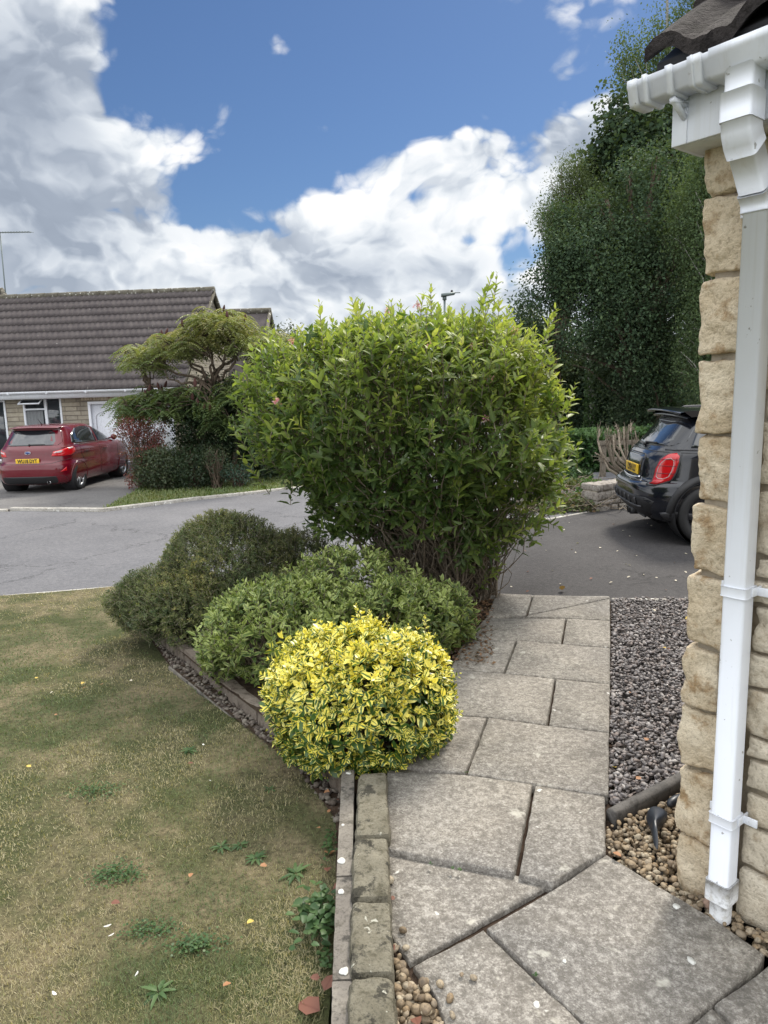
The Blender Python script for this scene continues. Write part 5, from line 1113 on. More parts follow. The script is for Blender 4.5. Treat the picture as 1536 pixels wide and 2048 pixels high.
# ---- grey-green small-leaved shrub
SL_=leaf_mat('small_grey_leaf',[(.050,.080,.034),(.09,.125,.050),(.15,.18,.068),(.24,.24,.09),(.42,.36,.12)],tf=.25,rough=.6)
rg=np.random.default_rng(51)
gs=thing('small_leaved_shrub','wide grey-green shrub with tiny leaves at the far left of the planting bed','shrub',(-1.35,5.5,-.15))
sets=[]
for cx,cy,r,h,n,sd2 in ((-1.26,5.50,.60,.78,5200,3),(-1.70,5.35,.46,.42,2500,6),(-.74,5.75,.50,.58,2000,9),(-1.48,5.1,.44,.40,2100,10),(-1.0,5.15,.42,.42,1600,14)):
    prof=[(-.10,r*.66),(.05,r*.95),(h*.40,r),(h*.70,r*.80),(h*.90,r*.5),(h*.985,r*.22),(h,.0)]
    P,N=mound(n,prof,cx,cy,.85,sd2,.12,1.,.16); sets.append((P,N))
P=np.vstack([s[0] for s in sets]); N=np.vstack([s[1] for s in sets])
D=nrm(N*.8+np.array([-.15,0,.3])+rg.normal(0,.45,P.shape)); rv=np.clip(.33+.16*ss(.3,.8,P[:,2])+rg.normal(0,.14,len(P))+.28*vnoise(P,3.,2),0,1)
a=shoots(P,D,7,.012,.023,.42,rg,(60,30),rv,.08,.2); leaves('foliage',a[0],a[1],a[2],a[3],a[4],a[5],SL_,gs,detail=False)
twigs('twigs',a[6],.001,.0018,M_twig,gs)
i=rg.choice(len(P),200,False); b_=np.stack([P[i,0]*.5-.65,P[i,1]*.5+2.75,np.full(200,-.15)],-1); twigs('stems',curves_to(b_,P[i]-N[i]*.05,rg,8,wob=.03),.006,.0015,M_twig,gs,4)
# ------------------------------------------------------------------ trees
def crown(rg,blobs,ncl,per,cr,L,ar,inner=.55,rvb=.35,up=.4,flat=1.,droop=0.,gap=.0):
    w=np.array([b_[3]**2*(b_[4] if len(b_)>4 else 1) for b_ in blobs]); bi=rg.choice(len(blobs),ncl,p=w/w.sum()); B=np.array([b_[:4] for b_ in blobs])[bi]; zs_=np.array([(b_[5] if len(b_)>5 else 1.) for b_ in blobs])[bi]
    d=nrm(rg.normal(size=(ncl,3))); R=B[:,3]*(inner+(1-inner)*rg.random(ncl)**.45)*(1+.28*fbm(d*1.3+B[:,:3],2.3,3,5)); C=B[:,:3]+d*R[:,None]*np.stack([1+0*zs_,1+0*zs_,zs_],-1)
    if gap: keep=vnoise(C,1.1,4)>gap; C,d=C[keep],d[keep]
    n=len(C); off=rg.normal(size=(n,per,3))*cr*np.array([1,1,flat])*.6
    P=C[:,None]+off; A=nrm(rg.normal(size=(n,per,3))+d[:,None]*.5+np.array([0,0,-droop])); Nn=nrm(rg.normal(size=(n,per,3))*.42+d[:,None]*.75+np.array([0,0,up+.25])+rg.normal(0,.3,(n,1,3)))
    s=rg.uniform(.6,1.25,(n,per)); r=np.clip(rvb+rg.normal(0,.13,(n,1))+rg.normal(0,.12,(n,per)),0,1)
    return C,P.reshape(-1,3),A.reshape(-1,3),Nn.reshape(-1,3),(L*s).ravel(),(L*ar*s).ravel(),r.ravel()
def pb(px,py,Y,rp,w=1.,zs_=1.): p=gy(px,py,Y); return (p[0],p[1],p[2],rp/F*Y,w,zs_)
def tree(name,label,cat,base,blobs,rg,leafmat,barkmat,ncl,per,cr,L,ar,tr=.2,nb=60,trunk_h=None,group=None,droop=0.,gap=0.,rvb=.35,inner=.5,flat=1.):
    t=thing(name,label,cat,base,0,group); C,*q=crown(rg,blobs,ncl,per,cr,L,ar,inner,rvb,.4,flat,droop,gap)
    leaves('crown',*q,leafmat,t,detail=False,fold=.1)
    zt_=max(b_[2]+b_[3]*.1 for b_ in blobs); cx=np.mean([b_[0] for b_ in blobs]); cy=np.mean([b_[1] for b_ in blobs])
    bs=np.array(base,float); tp=np.array([cx,cy,zt_]); k=14; tt=np.linspace(0,1,k)[:,None]; Lp=bs+(tp-bs)*tt+rg.normal(0,.05,(k,3))*np.array([1,1,0])*(zt_-bs[2])*.18
    Lp[0]=bs; b=MB(); b.tube(Lp,np.linspace(tr,tr*.15,k)*(1+.25*(np.arange(k)==0)),9); b.build('trunk',barkmat,t,smooth=True)
    i=rg.choice(len(C),min(nb,len(C)),False); j=np.clip(((C[i,2]-bs[2])/(zt_-bs[2])*.62*k).astype(int)-1,1,k-2); twigs('limbs',curves_to(Lp[j],C[i],rg,8,wob=.12),tr*.26,tr*.05,barkmat,t,5)
    return t
OAK=leaf_mat('dark_tree_leaf',[(.030,.052,.032),(.050,.082,.045),(.080,.125,.060),(.13,.175,.075)],tf=.22,rough=.7,spec=.12)
BIR=leaf_mat('birch_leaf',[(.05,.08,.04),(.08,.12,.055),(.12,.165,.07),(.17,.21,.09)],tf=.3,rough=.7,spec=.15)
HAZ=leaf_mat('light_tree_leaf',[(.05,.075,.03),(.09,.12,.05),(.14,.17,.07)],tf=.3,rough=.6)
rg=np.random.default_rng(61)
g_='trees beyond the driveway'
tree('oak_tree','large dark green tree with the widest crown, leaning left beside the stone house','tree',(7.3,18.0,-.3),
  [pb(1330,560,17.5,165),pb(1220,640,17,130),pb(1180,540,17,95,1.),pb(1120,590,17,62,.8),pb(1290,420,17.5,110),pb(1380,700,17.5,120),pb(1250,730,17,90),pb(1130,490,17,55,.8),pb(1190,450,17.,60,.8),pb(1090,620,17,34,.6),pb(1060,570,17,22,.6),pb(1330,790,17,70),pb(1260,800,17.5,60),pb(1240,740,16.5,55),pb(1400,790,17,60),pb(1092,560,17,46,2.6),pb(1066,612,17,34,3.),pb(1075,665,17,32,3.),pb(1118,440,17.5,34,1.6),pb(1160,500,16.5,60,.9),pb(1230,560,16,55,.8),pb(1330,480,16,55,.8),pb(1210,680,16,50,.8)],rg,OAK,M_bark,3300,50,.27,.078,.60,.28,130,group=g_,inner=.35,gap=-.10)
tree('maple_tree','tall dark maple with big leaves rising behind the gutter end','tree',(7.2,20.5,-.3),
  [pb(1300,300,20,90),pb(1260,350,20,72,1.),pb(1350,380,20,100),pb(1235,215,20,22,.8,1.3),pb(1240,290,20,34,.8),pb(1222,330,20,36,.8),pb(1180,330,20,22,.6),pb(1400,500,20,100)],rg,OAK,M_bark,1000,32,.38,.14,.75,.26,60,group=g_,inner=.3,rvb=.25,gap=-.3)
tree('birch_tree','feathery drooping birch whose top shows above the gutter','tree',(8.6,23,-.3),
  [pb(1300,150,23,52,1.,1.2),pb(1335,80,23,34,1.,1.5),pb(1262,130,23,24,.8,1.2),pb(1380,30,23,22,1.,1.8),pb(1330,230,23,62),pb(1420,-60,23,50),pb(1240,110,23,16,.7,1.6),pb(1390,140,23,60)],rg,BIR,M_birchbark,900,26,.20,.080,.62,.16,80,group=g_,droop=.8,inner=.15,rvb=.4,flat=3.2)
tree('birch_tree','pale green birch hanging close beside the upper wall of the stone house','tree',(7.6,15.2,-.3),
  [pb(1400,430,15.2,62,1.,1.5),pb(1420,560,15.2,60,1.,1.5),pb(1400,700,15.2,50,1.,1.5),pb(1425,330,15.2,40,1.,1.3),pb(1440,790,15,40)],rg,BIR,M_birchbark,1300,28,.17,.055,.6,.13,80,group=g_,droop=1.,inner=.1,rvb=.3,flat=3.4)
tree('willow_tree','small feathery light green tree top at the left shoulder of the large dark tree','tree',(4.6,19.5,-.3),
  [pb(1150,380,19.5,48,1.,1.2),pb(1175,430,19.5,50),pb(1110,440,19.5,34),pb(1150,520,19.5,60),pb(1060,640,20,28)],rg,HAZ,M_bark,1300,28,.20,.07,.30,.12,90,group=g_,inner=.1,rvb=.45,flat=1.3)
for i,(px,py,Y,rp,bx,lab,mt,n) in enumerate([(1125,730,22,75,1125,'dull olive wood-edge tree behind the hedge, beside the ivy-clad trunk',HAZ,600),(1240,770,21,85,1240,'dark bushy tree behind the cut-back shrub',OAK,700),(1340,790,20,80,1340,'dark low tree behind the black car roof',OAK,600),(1070,690,26,42,1068,'far small tree just right of the tall bush top',HAZ,300),(1185,800,24,70,1185,'mid green bush low in the shade behind the hedge',BIR,500)]):
    p=gy(px,py,Y); tree('woodland_tree',lab,'tree',(float(p[0]),Y,-.4),[pb(px,py,Y,rp),pb(px-rp*.5,py+rp*.5,Y,rp*.7),pb(px+rp*.5,py+rp*.4,Y,rp*.7),pb(px,py+rp*.9,Y,rp*.8)],rg,mt,M_bark,n,34,.42,.11,.6,.12,40,group='woodland trees behind the hedge',rvb=.15 if mt is not HAZ else .1)
t=tree('copper_shrub','reddish brown shrub in the shade above the black car spoiler','shrub',(7.2,19,-.3),[pb(1295,800,18.5,26),pb(1320,830,18.5,26)],rg,leaf_mat('copper_leaf',[(.06,.03,.02),(.11,.05,.03),(.16,.08,.04)],tf=.25),M_bark,150,30,.25,.08,.6,.06,20)
# slim ivy-clad trunk
p=gz(1186,845,-.3); iv=thing('ivy_clad_tree','slim pale tree trunk wrapped in ivy behind the hedge','tree',(float(gy(1186,840,19)[0]),19.,-.3),group=g_)
top=gy(1178,690,19.); b=MB(); b.tube([(OFF[iv][0],19,-.3),(OFF[iv][0]-.04,19,1.6),tuple(top)],[.13,.10,.07],8); b.build('trunk',M_birchbark,iv,smooth=True)
n=2600; zz=rg.random(n)*2.6-.3; an=rg.random(n)*2*np.pi; rr_=.10+.13*rg.random(n)*(1-zz/4); Pn=np.stack([OFF[iv][0]-.04+rr_*np.cos(an),19+rr_*np.sin(an),zz],-1)
IVY=leaf_mat('ivy_leaf',[(.018,.045,.015),(.035,.08,.022),(.07,.13,.035)],tf=.2,rough=.35); leaves('ivy',Pn,nrm(rg.normal(size=(n,3))),nrm(rg.normal(size=(n,3))),.08,.07,rg.random(n),IVY,iv,detail=False)
# ---- hedge beyond the drive
hx0=gy(1120,900,14.6); hx1=gy(1275,900,14.6); hz0,hz1=-.3,gy(1190,868,14.6)[2]
hd=thing('hedge','clipped leafy green hedge beyond the driveway, behind the cut-back shrub','hedge',(float((hx0[0]+hx1[0])/2),15.2,hz0))
n=11000; f=rg.random((n,3)); side=rg.integers(0,3,n); f[side==0,1]=0; f[side==1,2]=1; f[(side==2),0]=0
Pn=np.stack([hx0[0]+(hx1[0]-hx0[0]+1.)*f[:,0],14.4+1.3*f[:,1],hz0+(hz1-hz0)*f[:,2]],-1); Pn+=rg.normal(0,.035,Pn.shape)+ (.10*fbm(Pn,1.6,3,6))[:,None]
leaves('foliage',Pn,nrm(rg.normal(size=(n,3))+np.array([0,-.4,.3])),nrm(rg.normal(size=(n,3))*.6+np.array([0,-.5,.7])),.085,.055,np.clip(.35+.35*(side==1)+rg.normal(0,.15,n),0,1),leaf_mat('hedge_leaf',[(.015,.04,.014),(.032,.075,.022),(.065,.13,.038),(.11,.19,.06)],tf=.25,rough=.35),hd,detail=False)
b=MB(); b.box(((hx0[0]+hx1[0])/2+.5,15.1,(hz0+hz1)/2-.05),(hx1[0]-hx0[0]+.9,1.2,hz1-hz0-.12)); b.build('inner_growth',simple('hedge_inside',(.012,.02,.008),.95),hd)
# ---- post and rail fence in front of hedge
fy=13.6; fn_=thing('rail_fence','weathered wooden post and rail fence between hedge and short stone wall','fence',(float(gy(1230,950,fy)[0]),fy,-.25))
for x in (1206,1268,1330): p=gy(x,930,fy); b=MB(); b.box((p[0],fy,.12),(.10,.08,.95)); b.build('post',M_wood,fn_,bevel=.006)
for y in (885,918): p0=gy(1196,y+1,fy); p1=gy(1400,y-4,fy); b=MB(); b.box(((p0[0]+p1[0])/2,fy-.05,p0[2]),(p1[0]-p0[0],.03,.09)); b.build('rail',M_wood,fn_,bevel=.005)
# ---- cut-back bare shrub stems
CY=12.; bsx=gy(1235,960,CY); cs_=thing('cut_back_shrub','bare grey-brown stems of a hard-pruned shrub in front of the hedge','shrub',(float(bsx[0]),CY,-.15))
ST_=[(1225,962,[(1218,930),(1203,905),(1196,880),(1200,858)]),(1228,962,[(1222,920),(1212,885),(1214,856)]),(1232,962,[(1224,925),(1220,890),(1222,860)]),(1236,962,[(1228,930),(1226,900),(1232,868)]),(1228,960,[(1216,938),(1204,915),(1190,905)]),
     (1252,958,[(1250,925),(1240,895),(1236,858),(1232,850)]),(1254,958,[(1254,920),(1248,885),(1248,853)]),(1258,958,[(1256,915),(1255,880),(1258,850)]),(1262,958,[(1262,920),(1266,890),(1262,862),(1264,846)]),(1264,958,[(1270,920),(1276,895),(1270,862)]),(1266,958,[(1274,925),(1290,900)]),(1240,900,[(1230,890),(1218,876)]),(1240,958,[(1236,925),(1242,880),(1238,860)]),(1248,958,[(1240,920),(1230,900),(1226,870)])]
b=MB()
for bx,by,pts in ST_:
    pp=[gz(bx,by,-.15) if by>950 else gy(bx,by,CY)]+[gy(x+rg.normal(0,1.),y,CY+rg.normal(0,.12)) for x,y in pts]; pp[0]=np.array([pp[0][0],CY+rg.normal(0,.1),pp[0][2] if by<950 else -.15])
    b.tube(np.array(pp),np.linspace(.030,.011,len(pp)),6)
b.build('stems',M_twig,cs_,smooth=True)
tw=[]; tips=np.array([gy(x+rg.normal(0,6),y+rg.normal(0,6),CY) for _,_,pts in ST_ for x,y in pts[-1:] for _ in range(5)]); st0=np.array([gy(pts[-2][0],pts[-2][1],CY) for _,_,pts in ST_ for _ in range(5)])
twigs('twigs',st0[:,None]+(tips-st0)[:,None]*np.linspace(0,1,5)[None,:,None]+rg.normal(0,.008,(len(tips),5,3)),.007,.003,M_twig,cs_,4)
# ---- short old stone wall
a0=gz(1192,1024,-.06); a1=gz(1262,1012,-.06); a1=a0+nrm(a1-a0)*1.15; sw=thing('stone_wall','short old grey stone wall end just left of the black car bumper','wall',(float(a0[0]),float(a0[1]),-.06))
d=nrm(a1-a0); h=np.array([d[1],-d[0],0]); b=MB(); sd_=300; z=-.06; L=2.6
for r,hh in enumerate((.13,.07,.13,.10)):
    u=0 if r%2==0 else -.0
    first=True
    while u<L:
        w=rg.uniform(.14,.30); w=w if not (first and r%2) else .12; first=False
        rough_block(b,a0+d*(u+w/2)-h*.13+ZU*(z+hh/2+.01),(w-.012,.30,hh-.008),[d,h,ZU],sd_,.010,(10,6,8),.008,13.,.14); sd_+=1; u+=w
    z+=hh
b.build('stones',M_oldwall,sw,smooth=True); b=MB(); b.box(a0+d*L/2-h*.13+ZU*.13,(L-.04,.24,.38),np.array([d,h,ZU]).T); b.build('mortar_core',M_mortar,sw)
# ---- ivy mound, brush pile, leaf-strewn bank
def leafpile(name,label,cat,px,py,Y,rx,rz,n,L,mat,mn=0.3,kind=None,twn=0):
    c=gy(px,py,Y); t=thing(name,label,cat,(float(c[0]),float(c[1]),float(c[2]-rz)))
    d=nrm(rg.normal(size=(n,3))); d[:,2]=np.abs(d[:,2]); Pn=np.array([c[0],c[1],c[2]-rz])+d*np.array([rx,rx*.7,rz*2])*(rg.random((n,1))**.35)*(1+.2*fbm(d,2,3,int(px))[:,None])
    if n: leaves('leaves',Pn,nrm(rg.normal(size=(n,3))),nrm(rg.normal(size=(n,3))+np.array([0,0,.5])),L,L*.6,rg.random(n),mat,t,detail=False)
    if twn:
        A=np.array([c[0],c[1],c[2]-rz])+rg.normal(size=(twn,3))*np.array([rx,rx*.6,rz])*.6; A[:,2]=c[2]-rz+np.abs(A[:,2]-c[2]+rz); D_=nrm(rg.normal(size=(twn,3))*np.array([1,.6,.22])); ln=rg.uniform(.25,.8,(twn,1)); B_=A+D_*ln; B_[:,2]=np.maximum(B_[:,2],c[2]-rz)
        twigs('cut_twigs',curves_to(A,B_,rg,5,wob=.03),.008,.004,M_twig,t,4)
    return t
leafpile('ivy_mound','bright green ivy clump against the end of the short stone wall','ivy',1183,985,10.6,.24,.24,1500,.07,leaf_mat('bright_ivy',[(.03,.08,.02),(.06,.14,.03),(.10,.20,.05)],tf=.3))
BRL=leaf_mat('cut_leaf',[(.06,.08,.04),(.10,.14,.06),(.16,.17,.08),(.20,.13,.07)],tf=.2,rough=.7)
leafpile('brush_pile','heap of cut branches and wilting leaves at the driveway edge','brush pile',1130,1000,10.1,.66,.10,1900,.065,BRL,twn=130)
leafpile('brush_pile','smaller heap of cut branches lying behind the larger heap','brush pile',1110,965,11.4,.55,.08,1300,.065,BRL,twn=70)
leafpile('low_plant','low leafy weeds between hedge foot and cut branches','plant',1150,950,12.6,.35,.10,500,.08,IVY)
DRY=leaf_mat('dry_leaf',[(.10,.055,.03),(.18,.10,.055),(.26,.16,.09),(.12,.07,.05)],tf=.1,rough=.8)
c0=gz(1088,928,-.15); n=1500; Pn=np.stack([c0[0]+rg.normal(0,.6,n),c0[1]+rg.normal(0,.8,n),-.17+.10*rg.random(n)],-1); 
o=leaves('leaf_litter',Pn,nrm(rg.normal(size=(n,3))*np.array([1,1,.3])),nrm(rg.normal(size=(n,3))*.4+np.array([0,0,1])),.09,.06,rg.random(n),DRY,None,detail=False); tag(o,'brown dead leaf litter at the foot of the hedge','leaf litter',kind='stuff')
# ---- plants in front of the bungalow
rg=np.random.default_rng(71)
SUM=leaf_mat('sumac_leaf',[(.075,.12,.055),(.12,.165,.065),(.185,.205,.085),(.26,.235,.10),(.28,.19,.09)],tf=.3,rough=.5)
sy=16.6; sb=gy(470,955,sy); su=thing('sumac_tree','wide flat-topped sumac tree with twisted dark branches and upright brown seed heads','tree',(float(sb[0]),sy,-.3))
tips=[]
def reg(x0,x1,y0,y1,n,Y0=sy,dy=.9):
    for _ in range(n): tips.append(gy(rg.uniform(x0,x1),rg.uniform(y0,y1),Y0+rg.uniform(-dy,dy)))
reg(385,490,622,650,60); reg(360,540,650,700,110); reg(305,400,665,715,55); reg(250,330,690,735,46); reg(500,560,690,740,30); reg(540,575,660,740,30)
reg(510,560,740,800,40); reg(290,480,775,830,150); reg(235,330,790,835,70); reg(400,500,820,860,60); reg(440,540,755,800,50)
tips=np.array(tips); ctr=np.array([sb[0]-.2,sy,0]); outd=tips-ctr; outd[:,2]=0
PA=[];
for T in tips:
    for k in range(3):
        a_=rg.random()*2*np.pi; PA.append((T+rg.normal(0,.04,3),nrm(np.array([math.cos(a_),math.sin(a_),rg.uniform(-.1,.45)]))))
Pp=np.array([p[0] for p in PA]); Dp=np.array([p[1] for p in PA]); m=8; sp=.042
tt=np.arange(1,m+1); mid=Pp[:,None]+Dp[:,None]*(tt[None,:,None]*sp)-np.array([0,0,1.])*(.0035*tt**2)[None,:,None]
sdv=nrm(np.cross(Dp,np.array([0,0,1.]))); Pl=np.stack([mid,mid],2); Al=np.stack([sdv[:,None]*.85+Dp[:,None]*.4-np.array([0,0,.25])+0*mid,-sdv[:,None]*.85+Dp[:,None]*.4-np.array([0,0,.25])+0*mid],2)
Nl=np.broadcast_to(np.array([0,0,1.]),Al.shape)+rg.normal(0,.25,Al.shape); hgt=ss(1.2,3.3,Pp[:,2]); rv=np.clip(.12+.45*hgt+rg.normal(0,.12,len(Pp)),0,1); rvv=np.broadcast_to(rv[:,None,None],Al.shape[:3])
leaves('foliage',Pl.reshape(-1,3),Al.reshape(-1,3),Nl.reshape(-1,3),.11,.034,rvv.reshape(-1),SUM,su,detail=False)
def zig(A,B_,n=7,w=.07):
    t=np.linspace(0,1,n)[:,None]; L=A+(B_-A)*t; L[1:-1]+=rg.normal(0,w,(n-2,3)); return L
b=MB(); hub=[gy(475,800,sy),gy(395,840,sy),gy(430,770,sy),gy(520,800,sy)]; b.tube(zig(np.array([sb[0],sy,-.3]),hub[0],7,.05),np.linspace(.08,.055,7),8); b.tube(zig(np.array([sb[0]-.3,sy+.1,-.3]),hub[1],7,.05),np.linspace(.07,.04,7),8); b.tube(zig(hub[0],hub[2],5,.05),[.05]*5,7); b.tube(zig(hub[0],hub[3],4,.05),[.05]*4,7)
nodes=[]
for x,y in ((400,760),(420,715),(445,705),(470,715),(500,710),(515,740),(380,720),(350,760),(330,735),(300,770),(540,720),(460,680),(420,680),(490,675),(360,700),(300,810),(260,820),(340,800),(440,800)):
    q=gy(x,y,sy+rg.uniform(-.5,.5)); hb_=min(hub,key=lambda h_:np.linalg.norm(h_-q)+(10 if h_[2]>q[2]+.3 else 0)); b.tube(zig(hb_,q,7,.06),np.linspace(.042,.022,7),6); nodes.append(q)
nodes=np.array(nodes)
for T in tips[::2]:
    q=nodes[np.argmin(np.linalg.norm(nodes-T,axis=1)+np.where(nodes[:,2]>T[2],.5,0))]; b.tube(zig(q,T,6,.045),np.linspace(.019,.009,6),5)
b.build('branches',M_bark,su,smooth=True)
MC=simple('seed_head_brown',(.06,.022,.018),.9); cb=MB(); cb.lathe([(0,0),(.022,.015),(.036,.06),(.030,.12),(.014,.17),(0,.185)],8); cm=cb.mesh('seed_head',MC,True)
for i in rg.choice(len(tips),46,False):
    o=bpy.data.objects.new('seed_head',cm); COL.objects.link(o); o.parent=su; o.location=Vector(tips[i])-Vector(OFF[su])+Vector((0,0,.03)); o.rotation_euler=(rg.normal(0,.15),rg.normal(0,.15),0); s_=rg.uniform(.7,1.25); o.scale=(s_,s_,s_)
def shrub(name,label,cat,px,py,Y,rx,rz,n,L,ar,mat,zb=None,ncl=60,stem=True,inner=.4,cr=.16,group=None):
    c=gy(px,py,Y); r=rx/F*Y; zz=rz/F*Y; t=thing(name,label,cat,(float(c[0]),Y,-.32 if zb is None else zb),group=group)
    C,*q=crown(rg,[(c[0],c[1],c[2],r,1,zz/r)],ncl,n//ncl,cr,L,ar,inner,.4); leaves('foliage',*q,mat,t,detail=False)
    k=min(40,len(C)); i=rg.choice(len(C),k,False); B0=np.tile(np.array([c[0],Y,-.32 if zb is None else zb]),(k,1))+rg.normal(0,.05,(k,3))*np.array([1,1,0]); twigs('stems',curves_to(B0,C[i],rg,7,wob=.05),.016,.005,M_bark,t,4)
    return t
MAP=leaf_mat('red_maple_leaf',[(.10,.022,.025),(.17,.045,.045),(.25,.09,.08),(.32,.16,.12)],tf=.35,rough=.5)
DKS=leaf_mat('dark_shrub_leaf',[(.012,.026,.012),(.025,.045,.02),(.045,.07,.03)],tf=.2,rough=.45)
OLV=leaf_mat('olive_shrub_leaf',[(.022,.035,.018),(.04,.06,.028),(.07,.085,.04),(.09,.06,.045)],tf=.2,rough=.5)
TEL=leaf_mat('blue_green_leaf',[(.025,.055,.04),(.05,.09,.06),(.09,.14,.09)],tf=.2)
rm=thing('red_maple','small red-leaved maple in front of the white garage door','tree',(float(gy(290,975,15.9)[0]),15.9,-.3))
C,*q=crown(rg,[pb(262,858,15.9,38,1.,.7),pb(305,862,15.9,30,.8,.8),pb(285,905,15.9,42,1.,1.),pb(268,962,15.9,22,1.,.6),pb(320,905,15.9,22,.6,.8)],210,22,.10,.055,.45,.2,.45); leaves('foliage',*q,MAP,rm,detail=False)
i=rg.choice(len(C),90,False); B0=np.tile(np.array([OFF[rm][0],15.9,-.3]),(90,1)); twigs('branches',curves_to(B0,C[i],rg,8,wob=.06),.014,.004,M_bark,rm,4)
shrub('low_shrub','low dark olive shrub at the foot of the red maple','shrub',325,935,15.7,52,40,7000,.065,.45,OLV,ncl=240,cr=.14)
shrub('dark_conifer','tall blackish evergreen shrub under the sumac beside the garage corner','shrub',430,860,16.9,74,100,17000,.085,.40,DKS,ncl=420,cr=.22)
shrub('low_shrub','low brownish shrub in the middle under the sumac','shrub',385,940,15.8,54,44,6000,.06,.42,DKS,ncl=220,cr=.14)
shrub('green_shrub','small blue-green plant at the right end of the grass verge','shrub',475,945,15.6,32,18,900,.07,.35,TEL,ncl=50,cr=.10)
shrub('dark_evergreen','dark evergreen hiding the gap behind the left side of the tall bush','shrub',530,880,17.2,70,105,14000,.085,.42,DKS,ncl=360,cr=.24)
shrub('young_shrub','slim young shrub with pale stems on the verge under the sumac','shrub',430,920,15.5,30,30,900,.05,.4,OLV,ncl=50,cr=.10)
shrub('green_shrub','leafy green shrub showing above the left shoulder of the tall bush','shrub',575,700,18.5,40,44,1500,.09,.45,OLV,ncl=70,cr=.2)
# ------------------------------------------------------------------ grass
rg=np.random.default_rng(81)
def grass(name,label,poly,zf,dens_fn,maxd,hgt,wid,mat,rvfn,rg,hfn=None):
    Q=scatter(poly,maxd,rg,lambda q:dens_fn(q)/maxd); n=len(Q)
    z=zf(Q[:,0],Q[:,1]); dist=np.hypot(Q[:,0],Q[:,1]); a=rg.random(n)*2*np.pi; t=rg.uniform(.2,1.5,n); H_=hgt*rg.uniform(.4,1.2,n)*(hfn(Q) if hfn else 1)
    d=np.stack([np.cos(a)*np.sin(t),np.sin(a)*np.sin(t),np.cos(t)],-1); s_=np.stack([-np.sin(a),np.cos(a),0*a],-1); w=(wid*np.clip(dist/2.4,1,3))[:,None]*rg.uniform(.6,1.2,(n,1))
    B0=np.c_[Q,z-.004]; M_=B0+d*(H_*.55)[:,None]+np.array([0,0,.25])*H_[:,None]*.4; T_=B0+d*H_[:,None]*1.05
    V=np.stack([B0-s_*w*.5,B0+s_*w*.5,M_+s_*w*.4,M_-s_*w*.4,T_],1); fc=np.array([0,1,2,3,3,2,4]); loops=(np.arange(n)*5)[:,None]+fc[None]
    at=np.zeros((n,5,3)); at[...,2]=rvfn(Q)[:,None]; at[...,1]=np.array([0,0,.5,.5,1.])
    o=link(name,npmesh(name,V,loops.ravel(),np.tile([4,3],n),mat,False,at)); tag(o,label,'grass',kind='stuff'); return o
GR=leaf_mat('lawn_grass',[(.06,.10,.03),(.10,.155,.05),(.17,.19,.075),(.29,.25,.13),(.43,.36,.22),(.54,.46,.31)],tf=.3,rough=.6)
def lrv(Q):
    P=np.c_[Q,np.zeros(len(Q))]; k=.50+1.5*fbm(P,1.5,4,31)+.6*fbm(P,6.,3,33); k-=.22*ss(4.2,5.4,Q[:,1]); k+=.6*ss(6.1,6.8,Q[:,1]+.28*Q[:,0]*0); k+=.25*ss(1.2,.2,np.abs(Q[:,0]+.9)+np.abs(Q[:,1]-2.9)*.5)
    k=np.clip(k,.05,.80); return np.clip(k+rg.normal(0,.17,len(Q)),0,1)
def ld(q): d=np.hypot(q[:,0],q[:,1]); return 52000*(.45+.55*np.clip(.7+1.6*fbm(np.c_[q,0*q[:,0]],2.2,3,77),0,1))/np.maximum(d/1.9,1)**2.0
LG=[(-.225,1.),(-.215,2.75),(-.46,3.16),(-1.48,4.65),(-1.9,5.2),(-2.05,5.7),(-1.75,6.5),(-1.7,7.3),tuple(RN[2][:2]),tuple(RN[1][:2]),(-5.5,6.7),(-3.4,4.6),(-2.2,2.9),(-1.5,1.)]
grass('grass','patchy half-dried mown lawn grass, straw and green',LG,lz,ld,52000,.020,.0019,GR,lrv,rg)
VG=leaf_mat('verge_grass',[(.06,.10,.028),(.10,.15,.04),(.17,.19,.07),(.26,.24,.11)],tf=.3,rough=.6)
grass('grass','short green grass on the verge in front of the sumac',[v for v in vg if v[1]<19],lambda X,Y:-.31+.02*fbm(np.stack([X,Y,0*X],-1),1.,2,3)+.14*ss(15.5,18.5,Y),lambda q:np.full(len(q),900.),900,.07,.006,VG,lambda Q:np.clip(.4+.5*fbm(np.c_[Q,0*Q[:,0]],1.2,3,2)+rg.normal(0,.15,len(Q)),0,1),rg)
# clover and weeds in the lawn
WD_=leaf_mat('weed_leaf',[(.035,.075,.028),(.06,.115,.042),(.10,.16,.06)],tf=.3,rough=.45)
def rosette(px,py,s,label,n=11,flat=.25):
    c=gz(px,py,-.14); c[2]=float(lz(c[0],c[1]))+.004; t=np.arange(n)*2*np.pi/n+rg.normal(0,.2,n)
    A=np.stack([np.cos(t),np.sin(t),np.full(n,flat)+rg.normal(0,.12,n)],-1); o=leaves('weed',np.tile(c,(n,1))+A*.004,A,np.stack([-np.cos(t)*.3,-np.sin(t)*.3,1+0*t],-1),s*rg.uniform(.7,1.2,n),s*.28,rg.random(n),WD_,None,droop=.3)
    o.location=c; o.data.transform(Matrix.Translation(-Vector(c))); tag(o,label,'weed',group='weeds in the lawn')
for x,y,s,l in ((443,1705,.040,'rosette weed in the lawn, left one of the close pair'),(481,1702,.036,'rosette weed in the lawn, right one of the close pair'),(512,1728,.045,'grassy rosette weed right beside an orange fallen leaf'),(592,1757,.055,'pale green rosette weed nearest the concrete edging'),(378,1508,.05,'weed rosette in the lawn level with the yellow bush'),(318,1998,.05,'upright broad weed at the bottom of the photo'),(540,1330+260,.03,'tiny weed in dry grass below the end of the thin edging')): rosette(x,y,s,l)
